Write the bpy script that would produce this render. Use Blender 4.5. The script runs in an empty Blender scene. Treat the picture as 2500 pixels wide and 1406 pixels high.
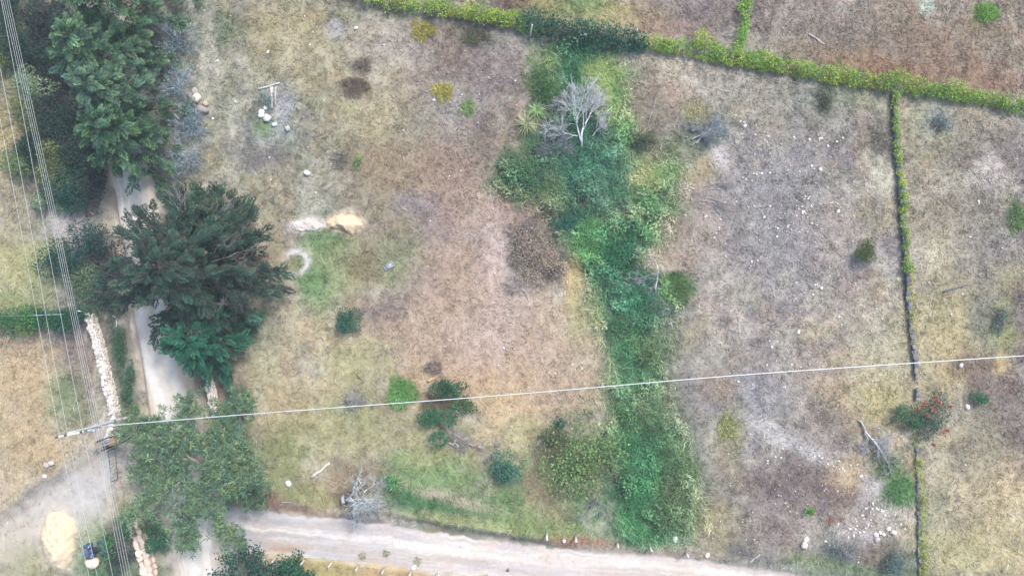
import bpy, math, random
import numpy as np
R = math.radians
# ------------------------------------------------------------------ camera
H = 60.0            # flying height of the drone, metres
S = 2500.0 / 90.0   # photograph pixels per metre on the ground
sc = bpy.context.scene
col = sc.collection
cam = bpy.data.cameras.new('camera'); cam.lens = 24.0; cam.sensor_width = 36.0; cam.clip_end = 5000; cam.clip_start = 0.5
camo = bpy.data.objects.new('camera', cam); camo.location = (0, 0, H); col.objects.link(camo); sc.camera = camo
# ------------------------------------------------------------------ sky and sun (bright overcast)
SUN_EL, SUN_AZ = R(52), R(35)          # azimuth measured from +Y towards +X
w = bpy.data.worlds.new('World'); sc.world = w; w.use_nodes = True
nt = w.node_tree; bg = nt.nodes['Background']
sky = nt.nodes.new('ShaderNodeTexSky'); sky.sky_type = 'NISHITA'; sky.sun_disc = False
sky.sun_elevation = SUN_EL; sky.sun_rotation = SUN_AZ; sky.altitude = 0; sky.air_density = 1.5; sky.dust_density = 3.6; sky.ozone_density = 2.0
nt.links.new(sky.outputs[0], bg.inputs[0]); bg.inputs[1].default_value = 0.115
sun = bpy.data.lights.new('sun', 'SUN'); sun.energy = 1.6; sun.angle = R(12); sun.color = (1.0, 0.98, 0.95)
suno = bpy.data.objects.new('sun', sun); suno.rotation_euler = (math.pi/2 - SUN_EL, 0, math.pi - SUN_AZ); suno.location = (20, 30, 80); col.objects.link(suno)
vs = sc.view_settings; vs.view_transform = 'Standard'; vs.look = 'None'; vs.exposure = 0.93; vs.gamma = 1.0
try: vs.use_curve_mapping = False
except Exception: pass
sc.cycles.max_bounces = 4; sc.cycles.diffuse_bounces = 2; sc.cycles.transmission_bounces = 2; sc.cycles.glossy_bounces = 1; sc.cycles.transparent_max_bounces = 4
sc.cycles.use_denoising = True; sc.cycles.denoiser = 'OPENIMAGEDENOISE'; sc.cycles.denoising_input_passes = 'RGB_ALBEDO_NORMAL'; sc.cycles.denoising_prefilter = 'ACCURATE'

# ------------------------------------------------------------------ helpers
rng = np.random.default_rng(7); random.seed(7)
def W(px, py, z=0.0):
    k = (H - z) / H / S
    return np.array([(px - 1250.0) * k, (703.0 - py) * k, z])
def P2(pts, z=0.0): return np.array([W(a, b, z)[:2] for a, b in pts])
def _hash(ix, iy, seed):
    n = (ix.astype(np.int64) * 374761393 + iy.astype(np.int64) * 668265263 + seed * 982451653) & 0xFFFFFFFF
    n = ((n ^ (n >> 13)) * 1274126177) & 0xFFFFFFFF
    n = ((n ^ (n >> 16)) * 2246822519) & 0xFFFFFFFF
    return ((n ^ (n >> 15)) & 0xFFFFFF) / float(0xFFFFFF)
def vnoise(x, y, seed=0):
    x = np.asarray(x, float); y = np.asarray(y, float)
    ix = np.floor(x); iy = np.floor(y); fx = x - ix; fy = y - iy
    ux = fx*fx*(3-2*fx); uy = fy*fy*(3-2*fy)
    a = _hash(ix, iy, seed); b = _hash(ix+1, iy, seed); c = _hash(ix, iy+1, seed); d = _hash(ix+1, iy+1, seed)
    return (a*(1-ux)+b*ux)*(1-uy) + (c*(1-ux)+d*ux)*uy
def fbm(x, y, scale, seed=0, octv=4):
    s = 0.0; amp = 0.5; f = 1.0/scale; tot = 0
    for i in range(octv):
        s = s + amp*vnoise(x*f + 17.3*i, y*f - 9.1*i, seed+i*31); tot += amp; amp *= 0.55; f *= 2.03
    return s/tot                       # 0..1, mean .5
def lin(c):
    c = np.asarray(c, float)/255.0
    return np.where(c <= 0.04045, c/12.92, ((c+0.055)/1.055)**2.4)
KL, KV = 1.06, 0.85                     # how bright a unit-albedo surface comes out: open ground, leafy things
def alb(c): return lin(c)/KL
def albv(c): return lin(c)/KV
def smooth(a, b, x):
    t = np.clip((x-a)/(b-a), 0, 1); return t*t*(3-2*t)
def polydist(x, y, pts):
    """distance to a polyline, arclength parameter, and side (+ = left of travel)"""
    best = np.full(np.shape(x), 1e9); tt = np.zeros(np.shape(x)); sd = np.zeros(np.shape(x)); acc = 0.0
    for i in range(len(pts)-1):
        p, q = pts[i], pts[i+1]; d = q-p; L = np.hypot(*d)
        t = np.clip(((x-p[0])*d[0]+(y-p[1])*d[1])/(L*L), 0, 1)
        dx = x-(p[0]+t*d[0]); dy = y-(p[1]+t*d[1]); dd = np.hypot(dx, dy)
        m = dd < best; best = np.where(m, dd, best); tt = np.where(m, acc+t*L, tt); sd = np.where(m, d[0]*dy-d[1]*dx, sd); acc += L
    return best, tt, sd

# ------------------------------------------------------------------ mesh helpers
def mesh_np(name, V, F, C=None, smooth_=False):
    V = np.ascontiguousarray(V, np.float32); me = bpy.data.meshes.new(name)
    if not isinstance(F, (list, tuple)): F = [F]
    F = [np.asarray(f, np.int32) for f in F if len(f)]
    nl = sum(f.size for f in F); npoly = sum(len(f) for f in F)
    me.vertices.add(len(V)); me.vertices.foreach_set('co', V.ravel())
    me.loops.add(nl); me.loops.foreach_set('vertex_index', np.concatenate([f.ravel() for f in F]))
    me.polygons.add(npoly)
    tot = np.concatenate([np.full(len(f), f.shape[1], np.int32) for f in F])
    st = np.concatenate([[0], np.cumsum(tot)[:-1]]).astype(np.int32)
    me.polygons.foreach_set('loop_start', st)
    if smooth_: me.polygons.foreach_set('use_smooth', np.ones(npoly, bool))
    me.update(calc_edges=True)
    if C is not None:
        C = np.asarray(C, np.float32)
        if C.shape[1] == 3: C = np.hstack([C, np.ones((len(C), 1), np.float32)])
        a = me.attributes.new('Col', 'FLOAT_COLOR', 'POINT'); a.data.foreach_set('color', np.ascontiguousarray(C, np.float32).ravel())
    return me
STUFF_PARTS = {'crown', 'branches', 'stems', 'foliage', 'dead_twigs', 'blades', 'outer_blades', 'flower_cluster', 'limb'}
def link(name, me, mat, parent=None, loc=None):
    o = bpy.data.objects.new(name, me); col.objects.link(o)
    if parent is not None and name in STUFF_PARTS: o['kind'] = 'stuff'
    if me is not None and mat is not None and not me.materials: me.materials.append(mat)
    if parent is not None: o.parent = parent
    if loc is not None: o.location = loc
    return o
def tag(o, label=None, cat=None, group=None, kind=None):
    if label: o['label'] = label
    if cat: o['category'] = cat
    if group: o['group'] = group
    if kind: o['kind'] = kind
    return o
def thing(name, label, cat, loc, group=None, rz=0.0):
    o = bpy.data.objects.new(name, None); col.objects.link(o); o.location = tuple(float(v) for v in loc); o.rotation_euler = (0, 0, rz); o.empty_display_size = 0.2
    return tag(o, label, cat, group)
class MB:
    """collects vertices / faces / colours of one part, world or local coordinates"""
    def __init__(s): s.V = []; s.T = []; s.Q = []; s.C = []; s.n = 0
    def add(s, V, T=None, Q=None, C=None):
        V = np.asarray(V, float)
        s.V.append(V); c = np.asarray(C if C is not None else (.5, .5, .5), float)
        s.C.append(np.broadcast_to(c, (len(V), 3)))
        if T is not None and len(T): s.T.append(np.asarray(T)+s.n)
        if Q is not None and len(Q): s.Q.append(np.asarray(Q)+s.n)
        s.n += len(V)
    def mesh(s, name, smooth_=False, off=(0, 0, 0)):
        V = np.vstack(s.V) - np.asarray(off); F = []
        if s.T: F.append(np.vstack(s.T))
        if s.Q: F.append(np.vstack(s.Q))
        return mesh_np(name, V, F, np.vstack(s.C), smooth_)
    def build(s, name, mat, parent=None, off=(0, 0, 0), smooth_=False):
        return link(name, s.mesh(name, smooth_, off), mat, parent)
def nrmz(v):
    v = np.asarray(v, float); return v/np.maximum(np.linalg.norm(v, axis=-1, keepdims=True), 1e-9)
def add_tubes(mb, A, B, ra, rb, colr, k=4):
    """many tapered prisms at once"""
    A = np.atleast_2d(A).astype(float); B = np.atleast_2d(B).astype(float); n = len(A)
    ra = np.broadcast_to(ra, n); rb = np.broadcast_to(rb, n)
    d = nrmz(B-A); up = np.where(np.abs(d[:, 2:3]) > .9, np.array([[1., 0, 0]]), np.array([[0, 0, 1.]]))
    u = nrmz(np.cross(d, up)); v = np.cross(d, u)
    ang = np.arange(k)*2*math.pi/k
    ring = np.cos(ang)[None, :, None]*u[:, None, :] + np.sin(ang)[None, :, None]*v[:, None, :]
    VA = A[:, None, :]+ring*ra[:, None, None]; VB = B[:, None, :]+ring*rb[:, None, None]
    V = np.concatenate([VA, VB], 1).reshape(-1, 3)
    base = (np.arange(n)*2*k)[:, None, None]; i = np.arange(k)
    q = np.stack([i, (i+1) % k, (i+1) % k+k, i+k], 1)[None]
    Q = (base+q).reshape(-1, 4)
    c = np.asarray(colr, float)
    if c.ndim == 2: c = np.repeat(c, 2*k, 0)
    mb.add(V, Q=Q, C=c)
    if k <= 6:   # caps
        if k == 4: mb.Q.append((base[:, 0]+np.array([[3, 2, 1, 0]]))+mb.n-len(V)); mb.Q.append((base[:, 0]+np.array([[4, 5, 6, 7]]))+mb.n-len(V))
        if k == 3: mb.T.append((base[:, 0]+np.array([[3, 4, 5]]))+mb.n-len(V))
def add_path(mb, pts, radii, colr, k=6):
    pts = np.asarray(pts, float); n = len(pts); radii = np.broadcast_to(radii, n)
    t = np.gradient(pts, axis=0); t = nrmz(t)
    up = np.array([0, 0, 1.0]) if abs(t[:, 2]).mean() < .8 else np.array([1.0, 0, 0])
    u = nrmz(np.cross(t, up)); v = np.cross(t, u); ang = np.arange(k)*2*math.pi/k
    V = (pts[:, None, :] + radii[:, None, None]*(np.cos(ang)[None, :, None]*u[:, None, :]+np.sin(ang)[None, :, None]*v[:, None, :])).reshape(-1, 3)
    i = np.arange(k); Q = []
    for j in range(n-1): Q.append(np.stack([j*k+i, j*k+(i+1) % k, (j+1)*k+(i+1) % k, (j+1)*k+i], 1))
    V = np.vstack([V, pts[0], pts[-1]]); c0 = n*k; T = []
    T.append(np.stack([np.full(k, c0), (i+1) % k, i], 1)); T.append(np.stack([np.full(k, c0+1), (n-1)*k+i, (n-1)*k+(i+1) % k], 1))
    mb.add(V, T=np.vstack(T), Q=np.vstack(Q), C=colr)
def add_box(mb, c, size, colr, rot=None, bev=0.0):
    x, y, z = np.asarray(size, float)/2
    if bev <= 0:
        V = np.array([[sx*x, sy*y, sz*z] for sz in (-1, 1) for sy in (-1, 1) for sx in (-1, 1)])
        Q = [[0, 2, 3, 1], [4, 5, 7, 6], [0, 1, 5, 4], [2, 6, 7, 3], [0, 4, 6, 2], [1, 3, 7, 5]]; T = None
    else:
        b = min(bev, x*.45, y*.45, z*.45)
        ring = lambda X, Y, Z: [[-X, -Y, Z], [X, -Y, Z], [X, Y, Z], [-X, Y, Z]]
        V = np.array(ring(x-b, y-b, -z)+ring(x, y, -z+b)+ring(x, y, z-b)+ring(x-b, y-b, z)); Q = [[3, 2, 1, 0], [12, 13, 14, 15]]
        for L in range(3):
            for i in range(4): Q.append([L*4+i, L*4+(i+1) % 4, L*4+4+(i+1) % 4, L*4+4+i])
        T = None
    if rot is not None: V = V @ np.asarray(rot).T
    mb.add(V+np.asarray(c), Q=Q, C=colr)
def rotz(a): c, s = math.cos(a), math.sin(a); return np.array([[c, -s, 0], [s, c, 0], [0, 0, 1.0]])
def rotx(a): c, s = math.cos(a), math.sin(a); return np.array([[1.0, 0, 0], [0, c, -s], [0, s, c]])
def roty(a): c, s = math.cos(a), math.sin(a); return np.array([[c, 0, s], [0, 1.0, 0], [-s, 0, c]])
def add_leaves(mb, B, A, N, L, Wd, C):
    """rhombic leaves: base B, axis A (unit), approx normal N, length L, width Wd, colour C (n,3)"""
    n = len(B); A = nrmz(A); s = nrmz(np.cross(N, A)); nn = np.cross(A, s)
    L = np.broadcast_to(L, n)[:, None]; Wd = np.broadcast_to(Wd, n)[:, None]
    v = np.stack([B, B+.45*L*A+.5*Wd*s+.04*L*nn, B+L*A-.10*L*nn, B+.45*L*A-.5*Wd*s+.04*L*nn], 1).reshape(-1, 3)
    q = np.arange(n*4).reshape(-1, 4)
    mb.add(v, Q=q, C=np.repeat(np.broadcast_to(C, (n, 3)), 4, 0))
def add_blades(mb, B, A, L, Wd, C, r=rng):
    """single-triangle grass blades"""
    n = len(B); A = nrmz(A); h = r.normal(size=(n, 3)); h[:, 2] *= .3
    s = nrmz(np.cross(A, h)); L = np.broadcast_to(L, n)[:, None]; Wd = np.broadcast_to(Wd, n)[:, None]
    v = np.stack([B-.5*Wd*s, B+.5*Wd*s, B+L*A], 1).reshape(-1, 3)
    mb.add(v, T=np.arange(n*3).reshape(-1, 3), C=np.repeat(np.broadcast_to(C, (n, 3)), 3, 0))
def rand_unit(n, r=rng): return nrmz(r.normal(size=(n, 3)))
def pick(pal, n, r=rng, jit=.12, wts=None):
    pal = np.array([albv(c) for c in pal]); p = None if wts is None else np.array(wts, float)/sum(wts)
    i = r.choice(len(pal), n, p=p); j = r.choice(len(pal), n, p=p); t = r.random((n, 1))
    return np.clip((pal[i]*t+pal[j]*(1-t))*np.exp(r.normal(0, jit, (n, 1))), .003, .95)

# ------------------------------------------------------------------ materials (procedural)
def mat(name, base=None, vcol=True, rough=.9, noise=(8.0, .25), bump=0.0, bscale=30, metal=0.0, trans=0.0, spec=.2, stretch=None, objvar=0.0):
    m = bpy.data.materials.new(name); m.use_nodes = True; t = m.node_tree; b = t.nodes['Principled BSDF']
    b.inputs['Roughness'].default_value = rough; b.inputs['Metallic'].default_value = metal
    b.inputs['Specular IOR Level'].default_value = spec
    if vcol:
        c = t.nodes.new('ShaderNodeVertexColor'); c.layer_name = 'Col'; out = c.outputs[0]
    else:
        c = t.nodes.new('ShaderNodeRGB'); c.outputs[0].default_value = (*alb(base), 1); out = c.outputs[0]
    tc = t.nodes.new('ShaderNodeTexCoord'); vec = tc.outputs['Object']
    if stretch:
        mp = t.nodes.new('ShaderNodeMapping'); mp.inputs['Scale'].default_value = stretch; t.links.new(vec, mp.inputs[0]); vec = mp.outputs[0]
    if noise and noise[1] > 0:
        n = t.nodes.new('ShaderNodeTexNoise'); n.inputs['Scale'].default_value = noise[0]; n.inputs['Detail'].default_value = 6; n.inputs['Roughness'].default_value = .65
        t.links.new(vec, n.inputs['Vector'])
        mr = t.nodes.new('ShaderNodeMapRange'); mr.inputs[1].default_value = .3; mr.inputs[2].default_value = .7
        mr.inputs[3].default_value = 1-noise[1]; mr.inputs[4].default_value = 1+noise[1]; t.links.new(n.outputs[0], mr.inputs[0])
        mx = t.nodes.new('ShaderNodeVectorMath'); mx.operation = 'SCALE'; t.links.new(out, mx.inputs[0]); t.links.new(mr.outputs[0], mx.inputs[3]); out = mx.outputs[0]
    if objvar > 0:
        oi = t.nodes.new('ShaderNodeObjectInfo'); mr = t.nodes.new('ShaderNodeMapRange'); mr.inputs[3].default_value = 1-objvar; mr.inputs[4].default_value = 1+objvar*.6
        t.links.new(oi.outputs['Random'], mr.inputs[0]); mx = t.nodes.new('ShaderNodeVectorMath'); mx.operation = 'SCALE'
        t.links.new(out, mx.inputs[0]); t.links.new(mr.outputs[0], mx.inputs[3]); out = mx.outputs[0]
    t.links.new(out, b.inputs['Base Color'])
    if bump > 0:
        n2 = t.nodes.new('ShaderNodeTexNoise'); n2.inputs['Scale'].default_value = bscale; n2.inputs['Detail'].default_value = 5; t.links.new(vec, n2.inputs['Vector'])
        bp = t.nodes.new('ShaderNodeBump'); bp.inputs['Strength'].default_value = bump; bp.inputs['Distance'].default_value = .05
        t.links.new(n2.outputs[0], bp.inputs['Height']); t.links.new(bp.outputs[0], b.inputs['Normal'])
    if trans > 0:
        tr = t.nodes.new('ShaderNodeBsdfTranslucent'); t.links.new(out, tr.inputs[0]); ms = t.nodes.new('ShaderNodeMixShader'); ms.inputs[0].default_value = trans
        t.links.new(b.outputs[0], ms.inputs[1]); t.links.new(tr.outputs[0], ms.inputs[2]); t.links.new(ms.outputs[0], t.nodes['Material Output'].inputs[0])
    return m
M = dict(
    soil=mat('soil', noise=(14, .10), bump=.35, bscale=9, rough=1, spec=.05),
    dirt=mat('dirt_road', noise=(9, .10), bump=.35, bscale=22, rough=.95, spec=.1),
    grass=mat('grass', noise=None, rough=.9, trans=0, spec=.1),
    leaf=mat('leaf', noise=None, rough=.75, trans=.25, spec=.2),
    bark=mat('bark', noise=(10, .3), bump=.5, bscale=25, rough=.95, spec=.05),
    dead=mat('dead_wood', noise=(14, .2), bump=.3, bscale=30, rough=.95, spec=.1),
    timber=mat('timber', noise=(22, .22), bump=.3, bscale=40, rough=.85, spec=.15),
    stone=mat('stone', noise=(5, .18), bump=.45, bscale=9, rough=.9, spec=.15, objvar=.16),
    sand=mat('sand', noise=(9, .12), bump=.8, bscale=10, rough=1, spec=.05),
    concrete=mat('concrete', noise=(6, .12), bump=.15, bscale=30, rough=.85, spec=.2),
    metal=mat('dark_metal', noise=(20, .2), rough=.6, metal=.3, spec=.4),
    wire=mat('aluminium_wire', noise=None, rough=.45, metal=0.15, spec=.5),
    paint=mat('vehicle_paint', noise=(4, .08), rough=.35, spec=.5),
    rubber=mat('rubber', noise=(30, .15), rough=.9, spec=.2),
    glassy=mat('porcelain', noise=None, rough=.3, spec=.5),
)

# ------------------------------------------------------------------ layout lines (photograph pixels -> ground)
ROAD = P2([(215, -160), (250, 0), (285, 230), (318, 470), (345, 650), (378, 850), (418, 980), (455, 1140), (483, 1290), (500, 1420), (520, 1600)])
ROADW = 2.35
SIDE_TOP = [(470, 1215), (560, 1236), (640, 1247), (800, 1262), (960, 1281), (1100, 1302), (1250, 1325), (1400, 1342), (1560, 1352), (1700, 1368), (1850, 1388), (2000, 1410), (2150, 1440), (2500, 1500), (2900, 1570)]
SIDE_BOT = [(480, 1385), (600, 1350), (680, 1355), (850, 1372), (1010, 1391), (1130, 1404), (1300, 1430), (1560, 1462), (1850, 1505), (2150, 1550), (2500, 1610), (2900, 1680)]
GULLY = [(60, 1290, 1330), (105, 1300, 1560), (200, 1335, 1560), (300, 1330, 1565), (360, 1270, 1590), (400, 1210, 1690), (480, 1215, 1680), (560, 1350, 1655), (640, 1398, 1625), (720, 1425, 1640),
         (800, 1455, 1655), (880, 1482, 1650), (960, 1465, 1640), (1040, 1465, 1680), (1120, 1490, 1690), (1200, 1500, 1715), (1290, 1505, 1705), (1345, 1560, 1690)]
GA = np.array(GULLY, float)
DITCH = P2([(262, 470), (285, 620), (305, 760), (325, 860), (338, 950), (345, 1010)])
DITCH2 = P2([(478, 890), (490, 950), (502, 1010), (512, 1060)])
WALL_L = P2([(228, 770), (247, 830), (262, 890), (276, 950), (288, 1000), (286, 1040), (276, 1068)])
DRIVE_EDGE = P2([(-60, 1290), (60, 1230), (140, 1168), (210, 1110), (250, 1085)])

def to_px(x, y): return x*S+1250.0, 703.0-y*S
def gully_mask(px, py, soft=26.0, wob=1.0):
    wx = (fbm(px, py, 60, 91)-.5)*80*wob; wy = (fbm(px, py, 60, 95)-.5)*50*wob
    qx = px+wx; qy = py+wy
    l = np.interp(qy, GA[:, 0], GA[:, 1]); r = np.interp(qy, GA[:, 0], GA[:, 2])
    m = np.minimum(smooth(-soft, soft, qx-l), smooth(-soft, soft, r-qx))
    return m*smooth(45, 110, py)*(1-smooth(1325, 1350, py))
def terr(x, y):
    x = np.asarray(x, float); y = np.asarray(y, float)
    px, py = to_px(x, y)
    z = (fbm(x, y, 9, 3, 3)-.5)*.35 + (fbm(x, y, 1.3, 11, 3)-.5)*.16
    dr, _, sd = polydist(x, y, ROAD)
    z = z*smooth(ROADW*.7, ROADW+1.2, dr) - .12*(1-smooth(ROADW*.9, ROADW+.9, dr))
    st = np.interp(px, [p[0] for p in SIDE_TOP], [p[1] for p in SIDE_TOP]); sb = np.interp(px, [p[0] for p in SIDE_BOT], [p[1] for p in SIDE_BOT])
    ins = np.minimum(py-st, sb-py); si = smooth(-14, 6, ins)*smooth(430, 520, px)
    z = z*(1-si) - .22*si
    d1, _, _ = polydist(x, y, DITCH); z = z - .75*(1-smooth(.15, .75, d1))
    d2, _, _ = polydist(x, y, DITCH2); z = z - .6*(1-smooth(.1, .55, d2))
    z = z - .35*gully_mask(px, py, 60, .5)
    de, _, sde = polydist(x, y, DRIVE_EDGE); z = z - .3*np.where(sde < 0, smooth(0, .9, de), 0)*(1-smooth(4.5, 6, de))*smooth(1040, 1100, py)
    far = np.maximum(np.abs(x)-52, np.abs(y)-34); z = z*(1-smooth(0, 10, far))
    return z
def gz(px, py):
    p = W(px, py); return float(terr(p[0], p[1]))
def G(px, py, dz=0.0):
    p = W(px, py); return np.array([p[0], p[1], float(terr(p[0], p[1]))+dz])

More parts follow.
